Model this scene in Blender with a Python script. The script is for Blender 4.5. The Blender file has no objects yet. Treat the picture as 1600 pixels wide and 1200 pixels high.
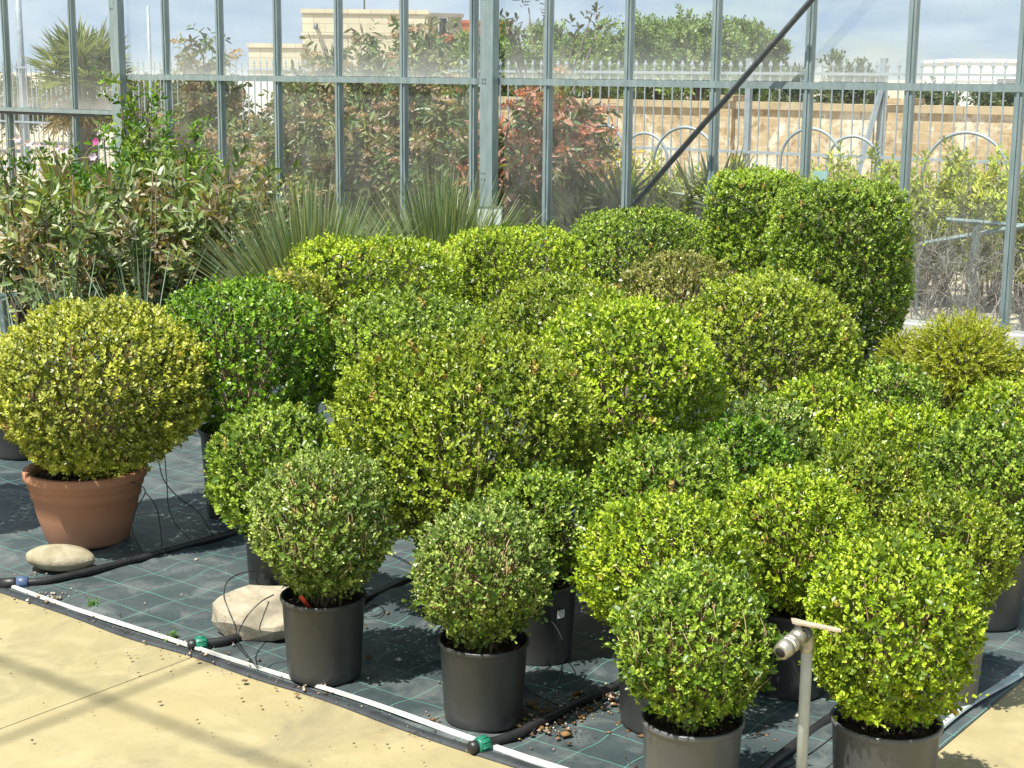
import bpy, math, random
import numpy as np
from mathutils import Vector, Matrix

# ------------------------------------------------------------------ camera, world, sun, exposure
scene = bpy.context.scene
COL = scene.collection
H = 1.8                      # eye height
F = 2450.0                   # focal length in pixels of a 1600 px wide frame
PITCH = math.atan((600 - 115) / F)
ROLL = 0.009
r0 = np.array([1, 0, 0.]); u0 = np.array([0, math.sin(PITCH), math.cos(PITCH)])
CF = np.array([0, math.cos(PITCH), -math.sin(PITCH)])
CR = r0 * math.cos(ROLL) + u0 * math.sin(ROLL)
CU = -r0 * math.sin(ROLL) + u0 * math.cos(ROLL)
cam_data = bpy.data.cameras.new('camera')
cam = bpy.data.objects.new('camera', cam_data)
COL.objects.link(cam)
cam_data.sensor_width = 36.0
cam_data.lens = 36.0 * F / 1600.0
cam_data.clip_start = 0.05
cam_data.clip_end = 3000
B = -CF
cam.matrix_world = Matrix(((CR[0], CU[0], B[0], 0), (CR[1], CU[1], B[1], 0), (CR[2], CU[2], B[2], H), (0, 0, 0, 1)))
scene.camera = cam

SUN_DIR = Vector((0.15, 0.145, -0.42)).normalized()
SUN_EL = math.asin(-SUN_DIR.z)
SUN_AZ = math.atan2(-SUN_DIR.x, -SUN_DIR.y)
world = bpy.data.worlds.new('World'); scene.world = world; world.use_nodes = True
nt = world.node_tree; nt.nodes.clear()
w_out = nt.nodes.new('ShaderNodeOutputWorld')
sky = nt.nodes.new('ShaderNodeTexSky'); sky.sky_type = 'NISHITA'; sky.sun_disc = False
sky.sun_elevation = SUN_EL; sky.sun_rotation = SUN_AZ % (2 * math.pi)
sky.air_density = 1.0; sky.dust_density = 0.0; sky.ozone_density = 5.0
bg1 = nt.nodes.new('ShaderNodeBackground'); bg1.inputs['Strength'].default_value = 0.06
nt.links.new(sky.outputs[0], bg1.inputs['Color'])
bg2 = nt.nodes.new('ShaderNodeBackground'); bg2.inputs['Strength'].default_value = 0.45
tc = nt.nodes.new('ShaderNodeTexCoord')
mp = nt.nodes.new('ShaderNodeMapping'); mp.inputs['Scale'].default_value = (5, 5, 22)
nz = nt.nodes.new('ShaderNodeTexNoise'); nz.inputs['Scale'].default_value = 1.3; nz.inputs['Detail'].default_value = 7; nz.inputs['Roughness'].default_value = 0.55
rp = nt.nodes.new('ShaderNodeValToRGB'); rp.color_ramp.elements[0].position = 0.22; rp.color_ramp.elements[1].position = 0.50
nz2 = nt.nodes.new('ShaderNodeTexNoise'); nz2.inputs['Scale'].default_value = 2.3; nz2.inputs['Detail'].default_value = 5
rp2 = nt.nodes.new('ShaderNodeValToRGB')
rp2.color_ramp.elements[0].position = 0.35; rp2.color_ramp.elements[0].color = (0.62, 0.77, 0.98, 1)
rp2.color_ramp.elements[1].position = 0.65; rp2.color_ramp.elements[1].color = (0.88, 1.0, 1.14, 1)
mx = nt.nodes.new('ShaderNodeMixShader')
nt.links.new(tc.outputs['Generated'], mp.inputs['Vector'])
nt.links.new(mp.outputs[0], nz.inputs['Vector']); nt.links.new(mp.outputs[0], nz2.inputs['Vector'])
nt.links.new(nz.outputs['Fac'], rp.inputs[0]); nt.links.new(nz2.outputs['Fac'], rp2.inputs[0])
nt.links.new(rp2.outputs[0], bg2.inputs['Color'])
nt.links.new(rp.outputs[0], mx.inputs[0]); nt.links.new(bg1.outputs[0], mx.inputs[1]); nt.links.new(bg2.outputs[0], mx.inputs[2])
nt.links.new(mx.outputs[0], w_out.inputs[0])

sun_data = bpy.data.lights.new('sun', 'SUN'); sun_data.energy = 5.0; sun_data.angle = math.radians(0.6); sun_data.color = (1.0, 0.95, 0.86)
sun = bpy.data.objects.new('sun', sun_data); COL.objects.link(sun)
sun.rotation_euler = SUN_DIR.to_track_quat('-Z', 'Y').to_euler(); sun.location = (-4, -4, 12)

vs = scene.view_settings
vs.view_transform = 'Standard'; vs.look = 'None'; vs.gamma = 1.0; vs.exposure = 0.88
scene.render.engine = 'CYCLES'
scene.cycles.max_bounces = 8; scene.cycles.transparent_max_bounces = 16

# ------------------------------------------------------------------ geometry helpers
RNG = np.random.default_rng(7)
random.seed(7)

def ray(x, y):
    return CF + CR * (x - 800) / F - CU * (y - 600) / F
EYE = np.array([0, 0, H])
def ground(x, y, z=0.0):
    """point of the ground plane seen at a reading of the photograph"""
    d = ray(x, y); return EYE + d * ((z - H) / d[2])
def at(x, y, Z):
    return EYE + ray(x, y) * Z

ANG = math.radians(37.2)
U = np.array([-math.cos(ANG), math.sin(ANG), 0])     # along the glass wall, leftwards
V = np.array([math.sin(ANG), math.cos(ANG), 0])      # away, through the wall
UP = np.array([0, 0, 1.])
ROTZ = math.atan2(-U[1], -U[0])                      # local +x = -U, local +y = V
P0 = ground(1560, 540)                               # a point of the wall base
def wall_hit(x, y, off=0.0):
    """where a sight line meets the upright plane of the glass wall (off metres beyond it)"""
    d = ray(x, y); k = ((P0 - EYE)[:2] @ V[:2] + off) / (d[:2] @ V[:2])
    p = EYE + d * k
    return (p - P0) @ U, p[2]
def wp(s, z, off=0.0):
    return P0 + U * s + V * off + UP * z

def link(o, parent=None):
    COL.objects.link(o)
    if parent is not None: o.parent = parent
    return o

def np_mesh(name, Vx, faces, smooth=False, col=None, uv=None):
    """faces: list of int arrays (each n x k). col: per face rgb. uv: per vertex uv"""
    me = bpy.data.meshes.new(name)
    Vx = np.asarray(Vx, dtype=np.float32).reshape(-1, 3)
    if not isinstance(faces, list): faces = [faces]
    faces = [np.asarray(f, dtype=np.int32) for f in faces if len(f)]
    counts = np.concatenate([np.full(len(f), f.shape[1], np.int32) for f in faces])
    loops = np.concatenate([f.ravel() for f in faces])
    starts = np.concatenate([[0], np.cumsum(counts)[:-1]]).astype(np.int32)
    me.vertices.add(len(Vx)); me.vertices.foreach_set('co', Vx.ravel())
    me.loops.add(len(loops)); me.loops.foreach_set('vertex_index', loops)
    me.polygons.add(len(counts)); me.polygons.foreach_set('loop_start', starts)
    me.polygons.foreach_set('loop_total', counts)
    me.polygons.foreach_set('use_smooth', np.full(len(counts), smooth))
    if col is not None:
        a = me.attributes.new('col', 'FLOAT_COLOR', 'FACE')
        c = np.ones((len(counts), 4), np.float32); c[:, :3] = col
        a.data.foreach_set('color', c.ravel())
    if uv is not None:
        l = me.uv_layers.new(name='UVMap')
        l.data.foreach_set('uv', np.asarray(uv, np.float32)[loops].ravel())
    me.update(calc_edges=True); me.validate()
    return me

def obj(name, me, mat=None, parent=None, loc=None, rotz=0.0):
    o = bpy.data.objects.new(name, me)
    if mat is not None and len(me.materials) == 0: me.materials.append(mat)
    link(o, parent)
    if loc is not None: o.location = loc
    if rotz: o.rotation_euler[2] = rotz
    return o

def thing(name, label, cat, loc=(0, 0, 0), rotz=0.0, group=None):
    o = bpy.data.objects.new(name, None); link(o)
    o.empty_display_size = 0.1
    o.location = loc; o.rotation_euler = (0, 0, rotz)
    o['label'] = label; o['category'] = cat
    if group: o['group'] = group
    return o
def tag(o, label, cat, group=None):
    o['label'] = label; o['category'] = cat
    if group: o['group'] = group
    return o
def structure(o): o['kind'] = 'structure'; return o
def stuff(o): o['kind'] = 'stuff'; return o

def box_v(x0, x1, y0, y1, z0, z1):
    v = np.array([(x0, y0, z0), (x1, y0, z0), (x1, y1, z0), (x0, y1, z0), (x0, y0, z1), (x1, y0, z1), (x1, y1, z1), (x0, y1, z1)], float)
    f = np.array([(0, 3, 2, 1), (4, 5, 6, 7), (0, 1, 5, 4), (1, 2, 6, 5), (2, 3, 7, 6), (3, 0, 4, 7)])
    return v, f
class MB:
    def __init__(s): s.v = []; s.f4 = []; s.f3 = []; s.n = 0
    def add(s, v, f):
        v = np.asarray(v, float); f = np.asarray(f)
        (s.f4 if f.shape[1] == 4 else s.f3).append(f + s.n); s.v.append(v); s.n += len(v); return s
    def box(s, *a): return s.add(*box_v(*a))
    def tube(s, pts, rad, n=6, cap=True):
        v, f, c = tube_np(pts, rad, n)
        s.add(v, f)
        return s
    def mesh(s, name, smooth=False):
        fs = []
        if s.f4: fs.append(np.concatenate(s.f4))
        if s.f3: fs.append(np.concatenate(s.f3))
        return np_mesh(name, np.concatenate(s.v), fs, smooth)

def norm(a): 
    return a / np.maximum(np.linalg.norm(a, axis=-1, keepdims=True), 1e-9)

def tube_np(pts, rad, n=6):
    pts = np.asarray(pts, float); m = len(pts)
    rad = np.broadcast_to(np.asarray(rad, float), (m,))
    t = norm(np.gradient(pts, axis=0))
    ref = np.array([0, 0, 1.]) if abs(t[0][2]) < 0.9 else np.array([1., 0, 0])
    a = np.zeros_like(t); a[0] = norm(np.cross(t[0], ref))
    for i in range(1, m):                            # carry the frame along the path
        w = a[i - 1] - t[i] * (a[i - 1] @ t[i]); a[i] = w / max(np.linalg.norm(w), 1e-9)
    b = np.cross(t, a)
    th = np.arange(n) * 2 * math.pi / n
    ring = pts[:, None, :] + rad[:, None, None] * (np.cos(th)[None, :, None] * a[:, None, :] + np.sin(th)[None, :, None] * b[:, None, :])
    v = ring.reshape(-1, 3)
    f = []
    for i in range(m - 1):
        for j in range(n):
            k = (j + 1) % n
            f.append((i * n + j, i * n + k, (i + 1) * n + k, (i + 1) * n + j))
    # caps
    c0, c1 = len(v), len(v) + 1
    v = np.concatenate([v, pts[:1], pts[-1:]])
    for j in range(n):
        k = (j + 1) % n
        f.append((c0, k, j, j)); f.append((c1, (m - 1) * n + j, (m - 1) * n + k, (m - 1) * n + k))
    f4 = np.array([q for q in f if len(set(q)) == 4]); 
    f3 = np.array([q[:3] for q in f if len(set(q)) == 3])
    return v, f4, f3
def add_tube(mb, pts, rad, n=6):
    v, f4, f3 = tube_np(pts, rad, n); base = mb.n
    mb.f4.append(f4 + base); mb.f3.append(f3 + base); mb.v.append(v); mb.n += len(v)

def tube_obj(name, pts, rad, mat, parent=None, n=8):
    mb = MB(); add_tube(mb, pts, rad, n)
    return obj(name, mb.mesh(name, True), mat, parent)

def spline(pts, n=24):
    """Catmull-Rom through pts"""
    p = np.asarray(pts, float); p = np.vstack([2 * p[0] - p[1], p, 2 * p[-1] - p[-2]])
    out = []
    segs = len(p) - 3; per = max(2, n // segs)
    for i in range(segs):
        for t in np.linspace(0, 1, per, endpoint=False):
            a, b, c, d = p[i:i + 4]
            out.append(0.5 * ((2 * b) + (-a + c) * t + (2 * a - 5 * b + 4 * c - d) * t * t + (-a + 3 * b - 3 * c + d) * t ** 3))
    out.append(p[-2]); return np.array(out)

def lathe(profile, n=40):
    pr = np.asarray(profile, float); m = len(pr)
    th = np.arange(n) * 2 * math.pi / n
    v = np.stack([pr[:, None, 0] * np.cos(th), pr[:, None, 0] * np.sin(th), np.repeat(pr[:, None, 1], n, 1)], -1).reshape(-1, 3)
    i, j = np.meshgrid(np.arange(m - 1), np.arange(n), indexing='ij'); k = (j + 1) % n
    f = np.stack([i * n + j, i * n + k, (i + 1) * n + k, (i + 1) * n + j], -1).reshape(-1, 4)
    return v, f

def smooth_noise(p, seed, freq=1.0):
    """cheap smooth 3D noise in about -1..1 from a few sines"""
    r = np.random.default_rng(seed); out = 0
    for _ in range(6):
        k = r.normal(size=3) * freq; out = out + np.sin(p @ k + r.uniform(0, 6.28))
    return out / 3.0

# ------------------------------------------------------------------ materials
MATS = {}
def new_mat(name):
    m = bpy.data.materials.new(name); m.use_nodes = True
    nt = m.node_tree; nt.nodes.clear()
    out = nt.nodes.new('ShaderNodeOutputMaterial')
    return m, nt, out
def N(nt, kind, **kw):
    n = nt.nodes.new(kind)
    for k, v in kw.items():
        if k in n.inputs.keys() if isinstance(k, str) else False: n.inputs[k].default_value = v
        else: setattr(n, k, v)
    return n
def ramp(nt, fac, stops):
    r = nt.nodes.new('ShaderNodeValToRGB'); e = r.color_ramp.elements
    while len(e) < len(stops): e.new(0.5)
    for i, (p, c) in enumerate(stops):
        e[i].position = p; e[i].color = (c[0], c[1], c[2], 1) if len(c) == 3 else c
    nt.links.new(fac, r.inputs[0]); return r.outputs[0]
def mixc(nt, a, b, fac, blend='MIX'):
    m = nt.nodes.new('ShaderNodeMix'); m.data_type = 'RGBA'; m.blend_type = blend
    for sock, val in ((m.inputs[0], fac), (m.inputs[6], a), (m.inputs[7], b)):
        if isinstance(val, bpy.types.NodeSocket): nt.links.new(val, sock)
        elif isinstance(val, (int, float)): sock.default_value = val
        else: sock.default_value = (val[0], val[1], val[2], 1)
    return m.outputs[2]
def math_n(nt, op, a, b=None, c=None):
    m = nt.nodes.new('ShaderNodeMath'); m.operation = op
    for i, val in enumerate((a, b, c)):
        if val is None: continue
        if isinstance(val, bpy.types.NodeSocket): nt.links.new(val, m.inputs[i])
        else: m.inputs[i].default_value = val
    return m.outputs[0]
def noise(nt, vec, scale, detail=4, rough=0.55, dist=0.0):
    n = nt.nodes.new('ShaderNodeTexNoise'); n.inputs['Scale'].default_value = scale; n.inputs['Detail'].default_value = detail
    n.inputs['Roughness'].default_value = rough; n.inputs['Distortion'].default_value = dist
    if vec is not None: nt.links.new(vec, n.inputs['Vector'])
    return n.outputs['Fac']
def bump(nt, h, strength=0.3, dist=0.01):
    b = nt.nodes.new('ShaderNodeBump'); b.inputs['Strength'].default_value = strength; b.inputs['Distance'].default_value = dist
    nt.links.new(h, b.inputs['Height']); return b.outputs[0]
def coords(nt, which='Object', scale=None):
    t = nt.nodes.new('ShaderNodeTexCoord'); o = t.outputs[which]
    if scale:
        m = nt.nodes.new('ShaderNodeMapping'); m.inputs['Scale'].default_value = scale; nt.links.new(o, m.inputs['Vector']); o = m.outputs[0]
    return o
def principled(nt, out, color, rough=0.6, metal=0.0, spec=0.5, normal=None):
    p = nt.nodes.new('ShaderNodeBsdfPrincipled')
    for sock, val in ((p.inputs['Base Color'], color), (p.inputs['Roughness'], rough), (p.inputs['Metallic'], metal)):
        if isinstance(val, bpy.types.NodeSocket): nt.links.new(val, sock)
        elif isinstance(val, (int, float)): sock.default_value = val
        else: sock.default_value = (val[0], val[1], val[2], 1)
    p.inputs['Specular IOR Level'].default_value = spec
    if normal is not None: nt.links.new(normal, p.inputs['Normal'])
    if out is not None: nt.links.new(p.outputs[0], out.inputs[0])
    return p
def simple(name, color, rough=0.6, metal=0.0, var=0.25, scale=8.0, bstr=0.15, spec=0.5):
    m, nt, out = new_mat(name); c = coords(nt)
    n1 = noise(nt, c, scale, 5); n2 = noise(nt, c, scale * 6, 3)
    lo = [x * (1 - var) for x in color]; hi = [min(1, x * (1 + var)) for x in color]
    col = ramp(nt, n1, [(0.3, lo), (0.7, hi)])
    principled(nt, out, col, rough, metal, spec, bump(nt, n2, bstr, 0.004))
    return m

def leaf_mat(name, rough=0.38, trans=0.32, spec=0.5):
    m, nt, out = new_mat(name)
    a = nt.nodes.new('ShaderNodeAttribute'); a.attribute_name = 'col'
    p = principled(nt, None, a.outputs['Color'], rough, 0, spec)
    t = nt.nodes.new('ShaderNodeBsdfTranslucent')
    tcol = mixc(nt, a.outputs['Color'], (1.35, 1.25, 0.35), 1.0, 'MULTIPLY')
    nt.links.new(tcol, t.inputs['Color'])
    mx = nt.nodes.new('ShaderNodeMixShader'); mx.inputs[0].default_value = trans
    nt.links.new(p.outputs[0], mx.inputs[1]); nt.links.new(t.outputs[0], mx.inputs[2]); nt.links.new(mx.outputs[0], out.inputs[0])
    return m
M_BOX = leaf_mat('box_leaf', 0.38, 0.22, 0.5)
M_LEAF = leaf_mat('garden_leaf', 0.42, 0.3, 0.45)
M_PETAL = leaf_mat('petal', 0.6, 0.4, 0.2)
M_TWIG = simple('twig_bark', (0.40, 0.31, 0.17), 0.85, 0, 0.35, 30, 0.3, 0.2)
M_BARK = simple('bark', (0.17, 0.13, 0.10), 0.9, 0, 0.4, 20, 0.5, 0.2)
M_GREYTWIG = simple('grey_twig', (0.30, 0.26, 0.22), 0.9, 0, 0.3, 30, 0.3, 0.2)

def pot_mat(name, base, dust, amount, rough):
    m, nt, out = new_mat(name); c = coords(nt)
    n1 = noise(nt, c, 9, 6, 0.65); n2 = noise(nt, c, 60, 4); 
    sep = nt.nodes.new('ShaderNodeSeparateXYZ'); nt.links.new(c, sep.inputs[0])
    low = nt.nodes.new('ShaderNodeMapRange'); low.inputs['From Min'].default_value = 0.13; low.inputs['From Max'].default_value = 0.0
    nt.links.new(sep.outputs['Z'], low.inputs['Value'])
    streak = noise(nt, coords(nt, 'Object', (22, 22, 2.0)), 1.0, 5)
    f = math_n(nt, 'MULTIPLY', math_n(nt, 'ADD', math_n(nt, 'MULTIPLY', n1, 0.9), math_n(nt, 'MULTIPLY', streak, 0.5)), amount)
    f = math_n(nt, 'ADD', f, math_n(nt, 'MULTIPLY', math_n(nt, 'MULTIPLY', low.outputs[0], n2), 0.5 * amount))
    spk = ramp(nt, n2, [(0.66, (0, 0, 0)), (0.75, (1, 1, 1))])
    f = math_n(nt, 'MINIMUM', math_n(nt, 'ADD', f, math_n(nt, 'MULTIPLY', spk, 0.25 * amount)), 1.0)
    col = mixc(nt, base, dust, f)
    principled(nt, out, col, rough, 0, 0.5, bump(nt, n1, 0.12, 0.004))
    return m
M_POT = pot_mat('black_plastic_pot', (0.014, 0.016, 0.017), (0.115, 0.115, 0.108), 0.28, 0.40)
M_POTG = pot_mat('grey_plastic_pot', (0.060, 0.064, 0.066), (0.17, 0.17, 0.165), 0.4, 0.38)
M_TERRA = pot_mat('terracotta_pot', (0.38, 0.155, 0.075), (0.42, 0.26, 0.17), 0.45, 0.7)
M_SOIL = simple('potting_soil', (0.06, 0.04, 0.028), 0.95, 0, 0.5, 60, 1.0, 0.1)

# glazing bar: galvanised steel with a green-grey cast
m, nt, out = new_mat('galvanised_steel'); c = coords(nt)
n1 = noise(nt, coords(nt, 'Object', (30, 30, 5)), 1.0, 5); n2 = noise(nt, c, 45, 4)
col = mixc(nt, ramp(nt, n1, [(0.3, (0.19, 0.255, 0.255)), (0.7, (0.29, 0.36, 0.36))]), (0.30, 0.27, 0.22), ramp(nt, n2, [(0.62, (0, 0, 0)), (0.8, (0.7, 0.7, 0.7))]))
principled(nt, out, col, 0.42, 0.35, 0.5, bump(nt, n2, 0.1, 0.003)); M_STEEL = m
M_STEELD = simple('dark_steel_tube', (0.11, 0.125, 0.13), 0.45, 0.3, 0.25, 20, 0.1)
M_GASKET = simple('black_gasket', (0.015, 0.015, 0.015), 0.6, 0, 0.2, 10, 0.1)
M_FENCE = simple('fence_paint', (0.29, 0.34, 0.38), 0.5, 0.2, 0.15, 12, 0.1)

# dusty glass
def glass_mat():
    m, nt, out = new_mat('dusty_glass'); c = coords(nt, 'UV')
    obj_c = coords(nt, 'Object')
    oi = nt.nodes.new('ShaderNodeObjectInfo')
    vadd = nt.nodes.new('ShaderNodeVectorMath'); vadd.operation = 'ADD'
    cmb = nt.nodes.new('ShaderNodeCombineXYZ'); r7 = math_n(nt, 'MULTIPLY', oi.outputs['Random'], 37.0)
    nt.links.new(r7, cmb.inputs[0]); nt.links.new(r7, cmb.inputs[2])
    nt.links.new(obj_c, vadd.inputs[0]); nt.links.new(cmb.outputs[0], vadd.inputs[1])
    mpn = nt.nodes.new('ShaderNodeMapping'); mpn.inputs['Scale'].default_value = (1, 1, 0.28); nt.links.new(vadd.outputs[0], mpn.inputs['Vector'])
    st = noise(nt, mpn.outputs[0], 9, 6, 0.65, 0.6)
    smear = noise(nt, vadd.outputs[0], 2.2, 5, 0.6, 0.8)
    sep = nt.nodes.new('ShaderNodeSeparateXYZ'); nt.links.new(c, sep.inputs[0])
    inv = math_n(nt, 'SUBTRACT', 1.0, sep.outputs['Y'])
    low = math_n(nt, 'POWER', inv, 30.0)
    low = math_n(nt, 'MULTIPLY', low, math_n(nt, 'ADD', 0.35, smear))
    d = math_n(nt, 'ADD', math_n(nt, 'MULTIPLY', ramp(nt, st, [(0.45, (0, 0, 0)), (0.85, (1, 1, 1))]), 0.05), math_n(nt, 'MULTIPLY', ramp(nt, smear, [(0.4, (0, 0, 0)), (0.8, (1, 1, 1))]), 0.03))
    d = math_n(nt, 'ADD', math_n(nt, 'ADD', d, 0.018), math_n(nt, 'MULTIPLY', low, 0.26))
    tr = nt.nodes.new('ShaderNodeBsdfTransparent'); tr.inputs[0].default_value = (0.96, 0.985, 0.98, 1)
    df = nt.nodes.new('ShaderNodeBsdfDiffuse'); df.inputs[0].default_value = (0.62, 0.63, 0.60, 1)
    gl = nt.nodes.new('ShaderNodeBsdfGlossy'); gl.inputs['Roughness'].default_value = 0.02
    fr = nt.nodes.new('ShaderNodeLayerWeight'); fr.inputs[0].default_value = 0.5
    m1 = nt.nodes.new('ShaderNodeMixShader'); nt.links.new(math_n(nt, 'ADD', math_n(nt, 'MULTIPLY', math_n(nt, 'POWER', fr.outputs['Facing'], 5.0), 0.4), 0.015), m1.inputs[0])
    nt.links.new(tr.outputs[0], m1.inputs[1]); nt.links.new(gl.outputs[0], m1.inputs[2])
    m2 = nt.nodes.new('ShaderNodeMixShader'); nt.links.new(d, m2.inputs[0]); nt.links.new(m1.outputs[0], m2.inputs[1]); nt.links.new(df.outputs[0], m2.inputs[2])
    nt.links.new(m2.outputs[0], out.inputs[0]); return m
M_GLASS = glass_mat()

# yellowish concrete floor
m, nt, out = new_mat('yellow_concrete'); c = coords(nt)
n1 = noise(nt, c, 0.9, 6, 0.6, 0.4); n2 = noise(nt, c, 5, 8, 0.65, 0.8); n3 = noise(nt, c, 80, 3); n4 = noise(nt, coords(nt, 'Object', (1, 1, 1)), 2.3, 7, 0.7, 1.2)
base = ramp(nt, n1, [(0.30, (0.23, 0.205, 0.108)), (0.50, (0.305, 0.262, 0.138)), (0.72, (0.335, 0.275, 0.135))])
base = mixc(nt, base, (0.355, 0.305, 0.168), ramp(nt, n2, [(0.46, (0, 0, 0)), (0.64, (0.9, 0.9, 0.9))]))
base = mixc(nt, base, (0.20, 0.175, 0.11), ramp(nt, n4, [(0.50, (0, 0, 0)), (0.70, (0.75, 0.75, 0.75))]))
spot = nt.nodes.new('ShaderNodeTexVoronoi'); spot.inputs['Scale'].default_value = 6.5; nt.links.new(c, spot.inputs['Vector'])
base = mixc(nt, base, (0.06, 0.05, 0.035), ramp(nt, spot.outputs['Distance'], [(0.02, (0.8, 0.8, 0.8)), (0.045, (0, 0, 0))]))
base = mixc(nt, base, (0.17, 0.15, 0.10), ramp(nt, n3, [(0.64, (0, 0, 0)), (0.72, (0.5, 0.5, 0.5))]))
principled(nt, out, base, 0.62, 0, 0.35, bump(nt, math_n(nt, 'ADD', n3, math_n(nt, 'MULTIPLY', n2, 1.5)), 0.12, 0.004)); M_CONC = m

# woven ground cover with green marking threads
m, nt, out = new_mat('woven_ground_cover'); c = coords(nt, 'UV')
dn = nt.nodes.new('ShaderNodeTexNoise'); dn.inputs['Scale'].default_value = 3.5; dn.inputs['Detail'].default_value = 3; nt.links.new(c, dn.inputs['Vector'])
vs_ = nt.nodes.new('ShaderNodeVectorMath'); vs_.operation = 'MULTIPLY_ADD'; vs_.inputs[1].default_value = (0.035, 0.035, 0); 
nt.links.new(dn.outputs['Color'], vs_.inputs[0]); nt.links.new(c, vs_.inputs[2])
sep = nt.nodes.new('ShaderNodeSeparateXYZ'); nt.links.new(vs_.outputs[0], sep.inputs[0])
def line(sock, sp, w):
    p = math_n(nt, 'PINGPONG', sock, sp / 2); return math_n(nt, 'LESS_THAN', p, w / 2)
g = math_n(nt, 'MAXIMUM', line(sep.outputs['X'], 0.150, 0.0020), line(sep.outputs['Y'], 0.150, 0.0021))
n1 = noise(nt, c, 1.6, 7, 0.65, 0.6); n2 = noise(nt, c, 7, 6, 0.6, 0.4); fine = noise(nt, coords(nt, 'UV', (1, 7, 1)), 55, 3)
base = ramp(nt, n1, [(0.32, (0.020, 0.033, 0.038)), (0.50, (0.046, 0.064, 0.069)), (0.70, (0.098, 0.115, 0.115))])
base = mixc(nt, base, (0.155, 0.168, 0.16), ramp(nt, n2, [(0.50, (0, 0, 0)), (0.72, (0.75, 0.75, 0.75))]))
base = mixc(nt, base, (0.012, 0.016, 0.018), ramp(nt, fine, [(0.5, (0, 0, 0)), (0.8, (0.55, 0.55, 0.55))]))
gfac = math_n(nt, 'MULTIPLY', g, ramp(nt, n2, [(0.3, (1, 1, 1)), (0.75, (0.6, 0.6, 0.6))]))
base = mixc(nt, base, (0.12, 0.34, 0.27), gfac)
wx = nt.nodes.new('ShaderNodeTexNoise'); wx.inputs['Scale'].default_value = 260; nt.links.new(c, wx.inputs['Vector'])
principled(nt, out, base, 0.5, 0, 0.5, bump(nt, math_n(nt, 'ADD', fine, wx.outputs[0]), 0.25, 0.003)); M_MAT = m

M_WHITE = simple('white_plastic_strip', (0.52, 0.53, 0.48), 0.5, 0, 0.16, 12, 0.1)
M_PALE = simple('pale_teal_strip', (0.42, 0.50, 0.48), 0.5, 0, 0.22, 9, 0.15)
M_HOSE = simple('black_hose', (0.018, 0.018, 0.019), 0.45, 0, 0.4, 15, 0.1)
M_GREEN = simple('green_cap', (0.012, 0.16, 0.095), 0.38, 0, 0.25, 40, 0.1)
M_BLUE = simple('blue_fitting', (0.06, 0.10, 0.19), 0.4, 0, 0.3, 40, 0.1)
M_TUBE = simple('thin_black_tube', (0.02, 0.02, 0.022), 0.35, 0, 0.2, 20, 0.05)
M_PIPE = simple('pale_grey_pipe', (0.40, 0.43, 0.42), 0.45, 0, 0.15, 14, 0.1)
M_BRASS = simple('weathered_brass', (0.36, 0.34, 0.27), 0.38, 0.7, 0.35, 50, 0.25)
M_HANDLE = simple('worn_tap_handle', (0.50, 0.40, 0.30), 0.5, 0.1, 0.25, 40, 0.2)
M_DARKHOLE = simple('bore_shade', (0.012, 0.012, 0.012), 0.7, 0, 0.2, 30, 0.1)
M_RED = simple('red_plant_label', (0.55, 0.06, 0.03), 0.5, 0, 0.1, 20, 0.05)
M_CARD = simple('pale_card', (0.70, 0.78, 0.76), 0.4, 0, 0.08, 10, 0.05)
M_TEALCARD = simple('teal_card', (0.28, 0.44, 0.42), 0.4, 0, 0.08, 10, 0.05)
def stone_mat(name, a, b, s):
    m, nt, out = new_mat(name); c = coords(nt)
    n1 = noise(nt, c, s, 7, 0.6, 0.5); n2 = noise(nt, c, s * 7, 5, 0.7)
    col = mixc(nt, ramp(nt, n1, [(0.35, a), (0.65, b)]), [x * 0.45 for x in a], ramp(nt, n2, [(0.58, (0, 0, 0)), (0.8, (0.7, 0.7, 0.7))]))
    principled(nt, out, col, 0.85, 0, 0.3, bump(nt, n2, 0.5, 0.008)); return m
M_COBBLE = stone_mat('river_stone', (0.24, 0.21, 0.13), (0.38, 0.34, 0.24), 14)
M_SLAB = stone_mat('rough_limestone', (0.27, 0.235, 0.165), (0.40, 0.36, 0.27), 16)
M_GRAVEL = leaf_mat('pebbles', 0.85, 0.0, 0.2)
M_EARTH = stone_mat('pale_earth', (0.36, 0.29, 0.21), (0.48, 0.41, 0.31), 1.2)

# ------------------------------------------------------------------ setting: ground, concrete, ground cover
g_o = structure(obj('ground', np_mesh('ground', [(-400, -60, -0.06), (400, -60, -0.06), (400, 900, -0.06), (-400, 900, -0.06)], np.array([(0, 1, 2, 3)])), M_EARTH))

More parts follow.
